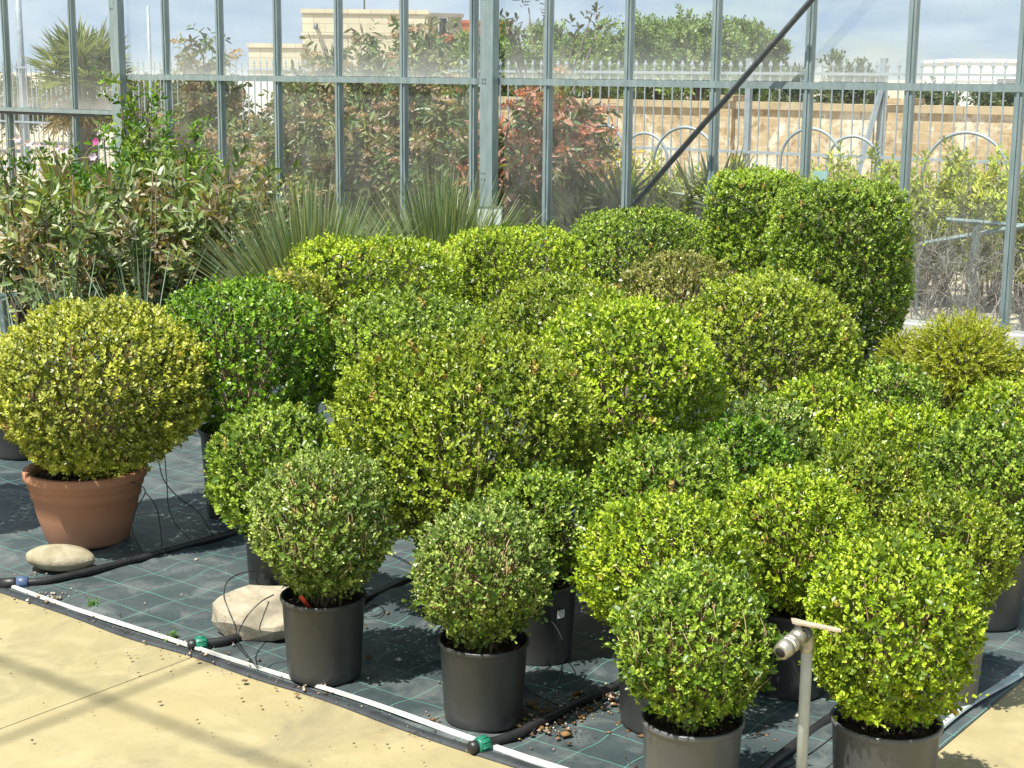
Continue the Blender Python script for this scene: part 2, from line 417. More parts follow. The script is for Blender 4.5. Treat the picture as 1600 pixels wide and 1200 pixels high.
e1 = ground(15, 921); C0 = None
def isect(p, d, q, e):
    A = np.array([[d[0], -e[0]], [d[1], -e[1]]]); t = np.linalg.solve(A, (q - p)[:2]); return p + d * t[0]
EDGE = ground(400, 1052)
REDGE = ground(1520, 1115)
C0 = isect(EDGE, U, REDGE, V)                       # corner of the planted bed
D_WALL = (P0 - C0) @ V
def bed(a, b, z=0.0):                                # a metres left along the edge, b metres away from it
    return C0 + U * a + V * b + UP * z
J = ground(145, 1085); aj = (J - C0) @ U            # the saw-cut joint of the floor
floor = structure(bpy.data.objects.new('concrete_floor', None)); link(floor)
cuts = [-16, aj - 8.0, aj - 4.0, aj, aj + 4.0, aj + 8.0, 18]
for a0, a1 in zip(cuts[:-1], cuts[1:]):
    g = 0.0018
    q = [bed(a0 + g, -8), bed(a1 - g, -8), bed(a1 - g, D_WALL - 0.15), bed(a0 + g, D_WALL - 0.15)]
    v = np.array([p + UP * (-0.05) for p in q] + q)
    f = np.array([(0, 1, 2, 3), (7, 6, 5, 4), (1, 0, 4, 5), (2, 1, 5, 6), (3, 2, 6, 7), (0, 3, 7, 4)])
    obj('floor_slab', np_mesh('floor_slab', v, f), M_CONC, floor)

na, nb = 220, 200
A_, B_ = np.meshgrid(np.concatenate([np.linspace(-0.025, 6.5, 180), np.linspace(6.53, 9.5, 40)]), np.concatenate([np.linspace(-0.03, 4.2, 150), np.linspace(4.23, D_WALL - 0.2, 50)]), indexing='ij')
X = C0[None, None, :] + U * A_[..., None] + V * B_[..., None]
pt = np.stack([A_, B_, A_ * 0], -1).reshape(-1, 3)
hz = 0.014 * np.clip(smooth_noise(pt * np.array([1, 2.6, 1]), 3, 2.2), -0.2, 1.2) + 0.009 * np.abs(smooth_noise(pt * np.array([1.4, 4.5, 1]), 4, 4.0)) + 0.003 * smooth_noise(pt, 5, 17)
fall = np.clip(np.minimum(A_.ravel() + 0.02, B_.ravel() + 0.025) / 0.10, 0, 1)
hz = 0.0045 + np.clip(hz, -0.001, None) * fall
wave = 0.007 * np.sin(A_ * 4.1 + 1) + 0.005 * np.sin(A_ * 9.7)
X = X.reshape(-1, 3) + UP * hz[:, None] + V * (wave.ravel() * (B_.ravel() < 0.05))[:, None]
i, j = np.meshgrid(np.arange(na - 1), np.arange(nb - 1), indexing='ij')
q = np.stack([i * nb + j, i * nb + j + 1, (i + 1) * nb + j + 1, (i + 1) * nb + j], -1).reshape(-1, 4)
mat_o = structure(obj('ground_cover_fabric', np_mesh('ground_cover_fabric', X, q, True, uv=np.stack([A_.ravel(), B_.ravel()], -1)), M_MAT))

# folded dark hem of the fabric, outside the white strip
ah = np.linspace(0.0, 9.3, 230); hem = []
for a in ah:
    o_ = -0.034 + 0.007 * math.sin(a * 4.1 + 1) + 0.005 * math.sin(a * 9.7)
    hem.append([bed(a, o_ + w_ + .002 * math.sin(a * 13 + w_ * 90), z_) for w_, z_ in ((-.004, .0015), (-.002, .006), (.012, .010), (.026, .010))])
hem = np.array(hem).reshape(-1, 3); kq = np.arange(len(ah) - 1)[:, None] * 4 + np.arange(3)[None, :]; kq = kq.ravel()
M_HEM = simple('black_fabric_hem', (0.022, 0.027, 0.030), 0.6, 0, 0.5, 14, 0.3)
obj('fabric_hem', np_mesh('fabric_hem', hem, np.stack([kq, kq + 4, kq + 5, kq + 1], 1), True), M_HEM, mat_o)
# edging strips
def ribbon(name, pts, half, thick, mat):
    pts = np.asarray(pts); t = norm(np.gradient(pts, axis=0)); sd = norm(np.cross(t, UP))
    h = half if np.ndim(half) else np.full(len(pts), half)
    sec = [(-1, 0), (-0.75, 1), (0.75, 1), (1, 0)]
    v = np.stack([pts + sd * (h * s)[:, None] + UP * (thick * z) for s, z in sec], 1).reshape(-1, 3)
    n = len(pts); k = 4; f = []
    for i in range(n - 1):
        for j in range(k): f.append((i * k + j, (i + 1) * k + j, (i + 1) * k + (j + 1) % k, i * k + (j + 1) % k))
    f.append((0, 1, 2, 3)); b = (n - 1) * k; f.append((b + 3, b + 2, b + 1, b))
    return obj(name, np_mesh(name, v, np.array(f), False), mat)
aa = np.linspace(0.12, 9.0, 220)
pts = np.array([bed(a, 0.012 + 0.007 * math.sin(a * 4.1 + 1) + 0.006 * math.sin(a * 1.7), 0.010 + 0.003 * math.sin(a * 6)) for a in aa])
wid = 0.0072 + 0.0035 * np.sin(aa * 2.3) * np.sin(aa * 0.9 + 1)
tag(ribbon('edging_strip', pts, wid, 0.009, M_WHITE), 'long white plastic strip edging the black fabric beside the yellow concrete with the stones', 'edging strip', 'strips edging the fabric')
bb = np.linspace(0.1, 7.0, 160)
pts = np.array([bed(0.012 + 0.012 * math.sin(b * 3.1) + 0.008 * math.sin(b * 7.3), b, 0.010 + 0.010 * abs(math.sin(b * 2.3))) for b in bb])
wid = 0.017 + 0.008 * np.sin(bb * 3.7 + 1)
tag(ribbon('edging_strip', pts, wid, 0.007, M_PALE), 'wavy pale teal strip edging the fabric beside the shrub with the tap', 'edging strip', 'strips edging the fabric')

# ------------------------------------------------------------------ the greenhouse: wall frame, panes, roof bars
GH = thing('greenhouse', 'greenhouse glass wall of grey steel bars with dusty panes and a diagonal brace', 'greenhouse', P0, ROTZ)
# local frame: +x runs right along the wall, +y away, +z up
EAVE = 6.0
s_ref, z_rail = wall_hit(900, 129)
SP = 0.7738
s_last, _ = wall_hit(1595, 134)
s_post = wall_hit(775, 130)[0]; s_post2 = wall_hit(197, 125)[0]
def lbar(name, x, w, d, z0, z1, mat=M_STEEL, y=0.0):
    mb = MB(); mb.box(x - w / 2, x + w / 2, y - d / 2, y + d / 2, z0, z1)
    # raised central rib on the inner face
    if w < 0.08 and d >= 0.05: mb.box(x - w * 0.16, x + w * 0.16, y - d / 2 - 0.012, y - d / 2 - 0.0005, z0 + 0.002, z1 - 0.002)
    return obj(name, mb.mesh(name), mat, GH)
bars = []
for i in range(-3, 15):
    s = s_last + SP * i
    if s < s_post2 - 0.05: bars.append(s)
for s in bars:
    lbar('glazing_bar', -s, 0.055, 0.06, 0.101, z_rail - 0.026); lbar('glazing_bar', -s, 0.055, 0.06, z_rail + 0.026, EAVE)
for x in (118, 14): bars_l = wall_hit(x, 160)[0]; lbar('glazing_bar', -bars_l, 0.055, 0.06, 0.101, EAVE)
s_l = [wall_hit(118, 160)[0], wall_hit(14, 160)[0]]
lbar('glazing_bar', -(2 * s_l[1] - s_l[0]), 0.055, 0.06, 0.101, EAVE)
x_lo, x_hi = -s_post2, -(bars[0]) + 1.0
mb = MB(); mb.box(x_lo + 0.07, x_hi, -0.045, 0.03, z_rail - 0.026, z_rail + 0.026); obj('rail', mb.mesh('rail'), M_STEEL, GH)
z_rl = wall_hit(60, 172)[1]
mb = MB(); mb.box(-s_l[1] - 2.5, x_lo - 0.09, -0.05, -0.032, z_rl - 0.02, z_rl + 0.02); obj('rail', mb.mesh('rail'), M_STEEL, GH)
mb = MB(); mb.box(-s_l[1] - 2.5, x_lo - 0.09, -0.046, -0.034, z_rl - 0.050, z_rl - 0.021); obj('gasket', mb.mesh('gasket'), M_GASKET, GH)
for s in (s_post, s_post2):
    mb = MB(); mb.box(-s - 0.065, -s + 0.065, -0.13, -0.047, 0.0, EAVE); mb.box(-s - 0.075, -s - 0.0655, -0.12, -0.05, 0.0, EAVE)
    p = obj('post', mb.mesh('post'), M_STEEL, GH)
    mb = MB()
    for zb in (z_rail + 0.018, z_rail - 0.012, z_rail - 0.75, z_rail - 0.80, 0.5, 2.4):
        for dx in (-0.04, -0.012): add_tube(mb, [(-s + dx, -0.136, zb), (-s + dx, -0.128, zb)], 0.006, 6)
    stuff(obj('bolt', mb.mesh('bolt'), M_STEELD, p))
mb = MB(); mb.box(-s_post2 - 0.096, -s_post2 - 0.078, -0.10, -0.02, 0.0, EAVE); obj('gasket', mb.mesh('gasket'), M_GASKET, GH)
M_SILL = simple('white_sill', (0.40, 0.40, 0.38), 0.7, 0, 0.2, 6, 0.2)
mb = MB(); mb.box(-s_l[1] - 2.5, x_hi, -0.12, 0.10, -0.055, 0.10); obj('sill', mb.mesh('sill'), M_SILL, GH)
mb = MB(); mb.box(-s_l[1] - 2.5, x_hi, -0.06, 0.06, EAVE + 0.001, EAVE + 0.149); obj('eave_beam', mb.mesh('eave_beam'), M_STEEL, GH)
b1 = wall_hit(1275, -8, -0.17); b2 = wall_hit(968, 345, -0.17)
dd = np.array([-(b1[0] - b2[0]), 0, b1[1] - b2[1]]); dd /= np.linalg.norm(dd)
pa = np.array([-b2[0], -0.17, b2[1]]) - dd * (b2[1] - 0.45) / dd[2]; pb = np.array([-b1[0], -0.17, b1[1]]) + dd * (EAVE - b1[1]) / dd[2]
tube_obj('brace', [pa, pb], 0.022, M_STEELD, GH, 12)
mb = MB(); mb.box(-s_post - 0.02, pa[0] + 0.03, -0.19, -0.135, 0.40, 0.46); obj('brace_bracket', mb.mesh('brace_bracket'), M_STEELD, GH)
def pane(x0, x1, z0, z1):
    v, f = box_v(x0, x1, 0.004, 0.008, z0, z1)
    uv = [((p[0] - x0) / (x1 - x0), (p[2] - z0) / (z1 - z0)) for p in v]
    return obj('pane', np_mesh('pane', v, f, uv=uv), M_GLASS, GH)
sb = sorted(bars + [s_post2]); 
for s0, s1 in zip(sb[:-1], sb[1:]):
    pane(-s1 + 0.029, -s0 - 0.029, 0.101, z_rail - 0.03); pane(-s1 + 0.029, -s0 - 0.029, z_rail + 0.03, EAVE - 0.01)
sl3 = [s_post2 + 0.07] + s_l + [2 * s_l[1] - s_l[0]]
for s0, s1 in zip(sl3[:-1], sl3[1:]):
    pane(-s1 + 0.029, -s0 - 0.029, 0.101, z_rl - 0.052); pane(-s1 + 0.029, -s0 - 0.029, z_rl + 0.022, EAVE - 0.01)
# roof bars overhead (they throw the soft crossing shadows on the floor)
def to_local(p): q = np.asarray(p) - P0; return np.array([-(q @ U), q @ V, q[2]])
X0 = ground(172, 1093); k = (EAVE + 0.2) / -SUN_DIR.z
cr = X0 - np.array(SUN_DIR) * k; cl = to_local(cr)
DEEP = -(D_WALL + 7.5)
pls = [cl[1], cl[1] + 2.6, cl[1] + 5.2, cl[1] + 7.8]
for y in pls:
    if y < -0.2: mb = MB(); mb.box(-9, 7, y - 0.010, y + 0.010, EAVE + 0.17, EAVE + 0.19); obj('purlin', mb.mesh('purlin'), M_STEEL, GH)
for x in (cl[0], cl[0] - 4.64, cl[0] + 4.64):
    mb = MB(); mb.box(x - 0.011, x + 0.011, DEEP, 0.05, EAVE + 0.150, EAVE + 0.169); obj('rafter', mb.mesh('rafter'), M_STEEL, GH)
    mb = MB(); mb.box(x - 0.05, x + 0.05, DEEP - 0.05, DEEP + 0.05, -0.05, EAVE + 0.15); obj('post', mb.mesh('post'), M_STEEL, GH)

# ------------------------------------------------------------------ leaves
def leaf_mesh(name, P, D, Nn, L, W, C, fold=0.25, curl=0.0, quads=2, wpos=0.58):
    """P base, D direction, Nn upper normal, per-leaf length/width/colour -> two folded quads (or one) for each leaf"""
    n = len(P); D = norm(D); S = norm(np.cross(Nn, D)); Nn = np.cross(D, S)
    L = np.broadcast_to(L, (n,))[:, None]; W = np.broadcast_to(W, (n,))[:, None]
    tip = P + D * L + Nn * (curl * L)
    if quads == 2:
        a = wpos - 0.24; b = wpos + 0.2; e = fold * W * 0.5
        vs_ = [P, P + D * L * a - S * W * 0.42 + Nn * e, P + D * L * b - S * W * 0.42 + Nn * (e + curl * L * b * b), tip,
               P + D * L * b + S * W * 0.42 + Nn * (e + curl * L * b * b), P + D * L * a + S * W * 0.42 + Nn * e]
        v = np.stack(vs_, 1).reshape(-1, 3); k = np.arange(n) * 6
        f = np.concatenate([np.stack([k, k + 3, k + 2, k + 1], 1), np.stack([k, k + 5, k + 4, k + 3], 1)], 1).reshape(-1, 4)
        col = np.repeat(C, 2, 0)
    else:
        vs_ = [P, P + D * L * wpos - S * W * 0.5, tip, P + D * L * wpos + S * W * 0.5]
        v = np.stack(vs_, 1).reshape(-1, 3); k = np.arange(n) * 4
        f = np.stack([k, k + 3, k + 2, k + 1], 1); col = C
    return np_mesh(name, v, f, False, col)

def shoots(P, A, ls, k, L, W, cols, rng, tip=None, sp0=75, sp1=25, pair=True, jit=0.25, cj=0.16, grow=True):
    """leafy shoots: opposite pairs of leaves along each axis"""
    m = len(P); A = norm(A)
    ref = norm(rng.normal(size=(m, 3))); X1 = norm(np.cross(A, ref)); X2 = np.cross(A, X1)
    out = [[] for _ in range(6)]
    for j in range(k):
        t = (j + 0.6) / k
        sp = math.radians(sp0 + (sp1 - sp0) * t)
        for q in range(2 if pair else 1):
            ph = (j % 2) * math.pi / 2 + q * math.pi if pair else j * 2.4
            ph = ph + rng.normal(0, 0.25, m)
            pr = X1 * np.cos(ph)[:, None] + X2 * np.sin(ph)[:, None]
            spm = (sp + rng.normal(0, 0.2, m))[:, None]
            D = A * np.cos(spm) + pr * np.sin(spm); Nn = A * np.sin(spm) - pr * np.cos(spm) + rng.normal(0, jit, (m, 3))
            sz = (0.75 + 0.35 * math.sin(math.pi * min(1, t * 1.0 + 0.1))) * rng.uniform(0.75, 1.2, m)
            c = cols.copy()
            if tip is not None: c = c + (tip - c) * (max(0.0, t - 0.25) * rng.uniform(0.1, 1.2, m))[:, None]
            c = c * (1 + rng.normal(0, cj, (m, 1)))
            out[0].append(P + A * (np.asarray(ls) * t)[:, None]); out[1].append(D); out[2].append(Nn)
            out[3].append(L * sz); out[4].append(W * sz); out[5].append(np.clip(c, 0.004, 1))
    return [np.concatenate(o) for o in out]
def cat(*parts): return [np.concatenate(x) for x in zip(*parts)]
def sphere_pts(n, rng):
    i = np.arange(n) + 0.5; ph = np.arccos(1 - 2 * i / n); th = math.pi * (1 + 5 ** 0.5) * i
    d = np.stack([np.cos(th) * np.sin(ph), np.sin(th) * np.sin(ph), np.cos(ph)], -1) + rng.normal(0, 0.7 / math.sqrt(n), (n, 3))
    return norm(d)

# ------------------------------------------------------------------ pots
def pot_profile(kind, rt, h):
    if kind == 'terra':
        rb = rt * 0.70
        return [(0, 0.004), (rb * 0.96, 0.0), (rb, 0.01), (rb + (rt - rb) * 0.45, h * 0.38), (rt * 0.895, h * 0.62), (rt * 0.898, h * 0.622), (rt * 0.925, h * 0.632), (rt * 0.940, h * 0.76), (rt * 0.941, h * 0.762), (rt * 0.972, h * 0.775), (rt * 0.985, h * 0.86), (rt * 0.987, h * 0.862), (rt * 1.035, h * 0.89), (rt * 1.035, h * 0.93), (rt * 1.035, h * 0.985), (rt * 1.03, h), (rt * 0.95, h), (rt * 0.90, h * 0.97), (rt * 0.88, h * 0.85)]
    rb = rt * 0.86
    return [(0, 0.012), (rb * 0.6, 0.012), (rb * 0.9, 0.0), (rb * 0.985, 0.0), (rb, 0.008), (rb + 0.002, 0.03), (rt * 0.965, h * 0.93), (rt * 0.972, h * 0.935), (rt * 1.0, h * 0.945), (rt * 1.012, h * 0.965), (rt * 1.012, h * 0.99), (rt * 1.0, h), (rt * 0.965, h), (rt * 0.95, h * 0.985), (rt * 0.925, h * 0.8)]
def build_pot(parent, kind, rt, h, mat, seed=0):
    v, f = lathe(pot_profile(kind, rt, h), 48)
    ph = np.arctan2(v[:, 1], v[:, 0]); oval = 1 + 0.012 * np.sin(2 * ph + seed) 
    v = v * np.stack([oval, oval, np.ones(len(v))], -1)
    p = obj('pot', np_mesh('pot', v, f, True), mat, parent)
    n = 14; rr = rt * 0.935; pts = [(0, 0, 0)]
    rg = np.random.default_rng(seed + 900)
    for r_ in range(1, 7):
        for q in range(n * 2): 
            t = q * math.pi / n; pts.append((rr * r_ / 6 * math.cos(t), rr * r_ / 6 * math.sin(t), rg.normal(0, 0.006) if r_ < 6 else -0.004))
    pts = np.array(pts); pts[:, 2] += h * 0.89
    f4 = []; f3 = []
    for q in range(n * 2):
        f3.append((0, 1 + q, 1 + (q + 1) % (2 * n)))
        for r_ in range(5):
            a = 1 + r_ * 2 * n; b = a + 2 * n; f4.append((a + q, b + q, b + (q + 1) % (2 * n), a + (q + 1) % (2 * n)))
    obj('soil', np_mesh('soil', pts, [np.array(f4), np.array(f3)], True), M_SOIL, p)
    return p

# ------------------------------------------------------------------ clipped box shrubs
PAL = {  # old leaf deepened towards shade, young leaf, new-growth tip paled to carry highlights
    'olive':  ((0.128, 0.168, 0.014), (0.394, 0.439, 0.036), (0.788, 0.796, 0.220)),
    'dark':   ((0.049, 0.122, 0.008), (0.168, 0.316, 0.014), (0.394, 0.612, 0.060)),
    'mid':    ((0.074, 0.143, 0.012), (0.267, 0.398, 0.028), (0.591, 0.734, 0.140)),
    'bright': ((0.113, 0.189, 0.008), (0.374, 0.510, 0.018), (0.690, 0.816, 0.100)),
    'oliveg': ((0.094, 0.153, 0.010), (0.276, 0.367, 0.020), (0.591, 0.673, 0.110)),
    'grey':   ((0.084, 0.148, 0.018), (0.267, 0.377, 0.050), (0.651, 0.755, 0.270)),
    'brown':  ((0.119, 0.138, 0.024), (0.316, 0.337, 0.065), (0.612, 0.592, 0.220)),
}
TOTAL = [0]
def box_crown(R, squash, rng, pal, seed, Z, shape='ball', cub=0.0, height=None, skirt=0.0, dens=1.0, bare=0.0, taper=0.22):
    """leaf arrays of one clipped crown centred on the origin"""
    area = 4 * math.pi * R * R * (0.35 + 0.65 * squash)
    if shape == 'column': area = 2 * math.pi * R * height + math.pi * R * R * 2
    L = 0.0138 if Z < 4.95 else (0.0160 if Z < 5.8 else 0.019)
    W = L * 0.60
    k = 5
    m = int(area * 1.85 * dens / (L * W * 0.68) / (2 * k))
    d = sphere_pts(m, rng)
    old, young, tip = [np.array(c) for c in PAL[pal]]
    def surface(d, depth):
        if shape == 'column':
            e = 0.20
            q = np.stack([np.sign(d[:, 0]) * np.abs(d[:, 0]), d[:, 1], d[:, 2]], -1)
            rr = (np.sqrt(d[:, 0] ** 2 + d[:, 1] ** 2) ** (1 / e) + np.abs(d[:, 2]) ** (1 / e)) ** e
            s = d / rr[:, None] * np.array([R, R, height / 2])
            nrm = norm(np.stack([d[:, 0], d[:, 1], d[:, 2] * 1.0], -1))
        else:
            ex = 2 + 2.4 * cub
            rr = (np.abs(d) ** ex).sum(1) ** (1 / ex)
            s = d / rr[:, None] * np.array([R, R, R * squash]); nrm = norm(d / np.array([1, 1, squash]))
        lump = 1 + 0.055 * smooth_noise(d, seed, 2.4) + 0.024 * smooth_noise(d, seed + 1, 6.5) + 0.0125 / R * smooth_noise(d, seed + 3, 50 * R) + 0.0075 / R * smooth_noise(d, seed + 4, 105 * R)
        if skirt: lump = lump + skirt * np.clip(-d[:, 2] - 0.25, 0, 1) * (0.6 + 0.6 * smooth_noise(d, seed + 2, 4))
        tp_ = 1 - taper * np.clip((-d[:, 2] - .25) / .75, 0, 1)                     # drawn in towards the pot
        return s * (lump * depth)[:, None] * np.stack([tp_, tp_, np.ones(len(d))], -1), nrm
    patch = np.clip(0.5 + 0.55 * smooth_noise(d, seed + 5, 3.0), 0, 1)
    ls = rng.uniform(0.026, 0.058, m) * (0.85 + 0.3 * (rng.random(m) < 0.06) * 2)
    depth = 1 - rng.exponential(0.045, m).clip(0, 0.25)
    s, nrm = surface(d, depth)
    if bare:                                                     # thin patches where the twigs show
        keep = (smooth_noise(d, seed + 9, 4.5) < 0.55 / max(bare, .3)) | (rng.random(m) < 0.35)
        d, s, nrm, ls, patch = d[keep], s[keep], nrm[keep], ls[keep], patch[keep]; m = len(d)
    A = norm(nrm * 0.6 + UP * 0.7 + rng.normal(0, 0.30, (m, 3)))
    P = s - A * (ls * 0.8)[:, None]
    yf = np.clip(patch * 0.6 + 0.30 * smooth_noise(d, seed + 3, 50 * R) + rng.normal(0.12, 0.26, m), 0, 1)[:, None]
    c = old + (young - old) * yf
    dead = rng.random(m) < 0.012
    c[dead] = np.array((0.36, 0.20, 0.07))
    tp = tip * np.ones((m, 1))
    outer = shoots(P, A, ls, k, L, W, c, rng, tip=tp)
    # older leaves set deeper on the twigs
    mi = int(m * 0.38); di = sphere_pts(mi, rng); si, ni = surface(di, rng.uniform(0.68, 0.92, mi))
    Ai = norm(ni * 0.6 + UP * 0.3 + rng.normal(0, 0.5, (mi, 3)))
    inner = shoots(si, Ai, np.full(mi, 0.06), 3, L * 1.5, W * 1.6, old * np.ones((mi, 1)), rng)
    # stray shoots beyond the clipped face
    ms = max(8, int(m * 0.006)); ds = sphere_pts(ms, rng); ss, ns = surface(ds, np.full(ms, 1.0))
    As = norm(ns * 0.7 + UP * 0.5 + rng.normal(0, 0.3, (ms, 3)))
    stray = shoots(ss - As * 0.03, As, rng.uniform(0.07, 0.12, ms), 6, L * 1.05, W, young * np.ones((ms, 1)), rng, tip=tip * np.ones((ms, 1)))
    return cat(outer, inner, stray), surface

SHRUBS = []
def box_shrub(px, top, rx, Hp, pal, label, Z=None, squash=1.0, pot='black', pr=None, shape='ball', cub=0.12, skirt=0.0, dens=1.0, lean=(0, 0), bare=0.0, twigs=70, group=None, poff=(0, 0)):
    q = ray(px, top); kk = -q[2]
    if Z is None: Z = (H - Hp) / (kk + 1.75 * squash * rx / F)
    sp_ = math.sin(PITCH); Zt_ = (Z - H * sp_) / (1 - kk * sp_)      # Z is the depth of the base, Zt_ of the top
    R = rx * (Z + Zt_) / 2 / F * (0.94 if Z < 5.2 else 0.97)        # clipped body; the shoots stand a little proud of it
    topz = H - Zt_ * kk
    seed = len(SHRUBS) * 13 + 5; rng = np.random.default_rng(seed)
    xy = q[:2] * Zt_ + np.array(poff)
    pr = pr or min(0.145, R * 0.62)
    height = None
    hp = Hp
    if shape == 'column': height = topz - hp + 0.03; cz = topz - height / 2
    else: cz = topz - R * squash * 1.02
    t = thing('potted_box_shrub', label, 'shrub', (xy[0], xy[1], 0.012), rng.uniform(0, 6.28), group or 'clipped box shrubs in pots')
    rot = t.rotation_euler[2]; lean = (-poff[0] * math.cos(rot) - poff[1] * math.sin(rot), poff[0] * math.sin(rot) - poff[1] * math.cos(rot))
    mt = {'black': M_POT, 'grey': M_POTG, 'terra': M_TERRA}[pot]
    p = build_pot(t, 'terra' if pot == 'terra' else 'plastic', pr, hp, mt, seed)
    cz -= 0.012
    lv, surf = box_crown(R, squash, rng, pal, seed, Z, shape, cub, height, skirt, dens, bare)
    P, D, Nn, L, W, C = lv
    P = P + np.array([lean[0], lean[1], cz])
    ok = P[:, 2] > hp * 0.80
    rad = np.hypot(P[:, 0], P[:, 1]); ok &= ~((rad < pr * 0.98) & (P[:, 2] < hp * 0.93))
    ok &= ~((P[:, 2] < hp + 0.03) & (rng.random(len(P)) < 0.6)); ok &= ~((P[:, 2] < hp + .045) & (rad > pr * .8) & (rng.random(len(P)) < (.75 if pot != 'terra' else .3)))
    P, D, Nn, L, W, C = [a[ok] for a in (P, D, Nn, L, W, C)]
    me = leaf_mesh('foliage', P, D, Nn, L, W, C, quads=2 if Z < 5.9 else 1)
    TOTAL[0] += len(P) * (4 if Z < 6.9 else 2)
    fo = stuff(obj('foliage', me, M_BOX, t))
    mb = MB(); nt_ = twigs
    dirs = sphere_pts(nt_ * 2, rng); dirs = dirs[dirs[:, 2] > -0.55][:nt_]
    ends, _ = surf(dirs, rng.uniform(0.86, 0.97, len(dirs)))
    ends = ends + np.array([lean[0], lean[1], cz])
    for e in ends:
        b = np.array([rng.normal(0, 0.018), rng.normal(0, 0.018), hp * 0.86]); e = e.copy(); e[2] = max(e[2], hp + 0.02)
        mid = b * 0.55 + e * 0.45 + np.array([0, 0, 0.02 + 0.05 * R]) + rng.normal(0, 0.015, 3)
        mid[:2] *= 0.85
        add_tube(mb, spline([b, mid, e], 4), np.linspace(0.0045, 0.0012, 5), 3)
    for q_ in range(int(twigs * 0.4) if twigs >= 120 else 4):                            # fine stems running up just under the clipped face
        a_ = rng.uniform(0, 6.28); l0 = rng.uniform(-.75, .35); l1 = l0 + rng.uniform(.25, .6)
        dl = [norm(np.array([math.cos(a_ + e_) * math.cos(l_), math.sin(a_ + e_) * math.cos(l_), math.sin(l_)])) for l_, e_ in ((l0, 0), ((l0 + l1) / 2, rng.normal(0, .06)), (l1, rng.normal(0, .1)))]
        pp, _ = surf(np.array(dl), np.array([.93, .975, .99])); pp = pp + np.array([lean[0], lean[1], cz])
        if pp[:, 2].min() > hp * .95: add_tube(mb, spline(pp, 4), np.linspace(.0018, .0009, 5), 3)
    obj('twigs', mb.mesh('twigs', True), M_TWIG, t)
    SHRUBS.append((label, xy, R, Z, topz, hp, t)); return t, p, pr, hp, rot

S = box_shrub
sA = S(148, 468, 172, .285, 'olive', 'big yellow-olive box ball in a wide terracotta pot beside the oval stone', Z=6.1, squash=.80, pot='terra', pr=.222, skirt=.03, twigs=90, poff=(-.065, 0))
S(-150, 470, 150, .34, 'oliveg', 'olive box ball in terracotta, standing beyond the wide terracotta pot with the stone', Z=6.3, squash=.9, pot='terra', pr=.22)
sB = S(375, 433, 130, .36, 'dark', 'deep green box ball in a tall dark pot behind the wide terracotta pot', squash=1.0, pot='black', pr=.18, cub=.25)
S(435, 640, 106, .26, 'mid', 'small box ball in a grey-black pot behind the ball with the red tag', squash=1.0, pot='black', pr=.125)
sD = S(502, 714, 112, .25, 'grey', 'box ball with bare twigs and red tag in a black pot by the slab', Z=4.76, squash=1.02, pot='black', pr=.13, bare=.3, twigs=150, dens=.95)
S(728, 522, 202, .26, 'oliveg', 'largest broad olive-green box ball standing behind the two small black-potted front balls', Z=5.3, squash=.83, pot='black', pr=.17, cub=.15)
sF = S(757, 790, 108, .235, 'grey', 'twiggy light green box ball in a black pot beside the green hose cap', squash=1.06, pot='black', pr=.128, bare=.3, twigs=150, dens=.95)
sG = S(845, 733, 95, .25, 'mid', 'box ball in a shaded black pot with a white label sticker', squash=1.0, pot='black', pr=.12)
S(1045, 783, 138, .26, 'bright', 'yellow-green box ball right behind the twiggy round ball beside the tap', Z=4.42, squash=.85, pot='black', pr=.135)
sI = S(1090, 890, 125, .255, 'mid', 'neat round box ball in a grey pot left of the standpipe tap', squash=1.0, pot='grey', pr=.127, twigs=120)
sJ = S(1402, 838, 138, .26, 'bright', 'tall egg-shaped glossy box ball in a grey pot against the standpipe tap', squash=1.13, pot='grey', pr=.132)
S(1040, 682, 118, .26, 'mid', 'mid green box ball beside the dark gap with the brown-red pot', squash=.9)
S(1165, 660, 88, .26, 'dark', 'small fresh green box ball between the grey-leaved ball and the mid green one', squash=.95)
S(1195, 625, 80, .26, 'grey', 'small grey-green box ball in front of the big bright ball', squash=.95)
S(1245, 735, 116, .26, 'bright', 'loose bright green box ball in a black pot behind the standpipe tap', squash=1.0)
sO = S(1482, 770, 108, .26, 'oliveg', 'olive box ball in a grey pot with a white sticker by the pale edging', squash=.95, pot='grey', pr=.135)
S(1345, 690, 95, .26, 'oliveg', 'dull olive box ball between the loose bright ball and the pale wide ball', squash=.95)
S(1420, 635, 118, .26, 'bright', 'wide low yellow-green box ball in front of the feathery conifer', Z=5.75, squash=.85)
S(1285, 588, 85, .26, 'bright', 'small bright box ball in front of the large olive ball by the column', squash=.95)
S(1395, 568, 72, .26, 'mid', 'small mid green box ball beside the feathery conifer', squash=.95)
S(1580, 595, 85, .26, 'bright', 'yellow-green box ball at the right of the feathery conifer', squash=.95)
S(1555, 660, 112, .26, 'mid', 'box ball cut by the picture edge above the grey pot with a white sticker', squash=.95)
S(1640, 540, 70, .26, 'olive', 'yellowish box ball at the picture edge behind the conifer', Z=7.3, squash=.95)
sW = S(985, 463, 148, .36, 'bright', 'large brightest yellow-green box ball standing in a brown-red pot', squash=.95, pot='terra', pr=.19)
S(880, 430, 125, .33, 'oliveg', 'box ball peeping out behind the large brightest ball', squash=.85, pot='black', pr=.17)
S(630, 455, 138, .33, 'mid', 'shaded green box ball between the deep green ball and the broad olive one', squash=.85, pot='black', pr=.17)
S(1205, 430, 145, .33, 'oliveg', 'large olive-tipped box ball in front of the tall box column', Z=7.0, squash=.95, pot='black', pr=.18)
S(455, 420, 65, .33, 'olive', 'yellowish box tuft behind the deep green ball', Z=7.1, squash=1.0)
S(578, 370, 130, .33, 'bright', 'square-cut yellow-green box block in front of the spiky grass clump', squash=.75, pot='black', pr=.18, cub=.8, bare=.4)
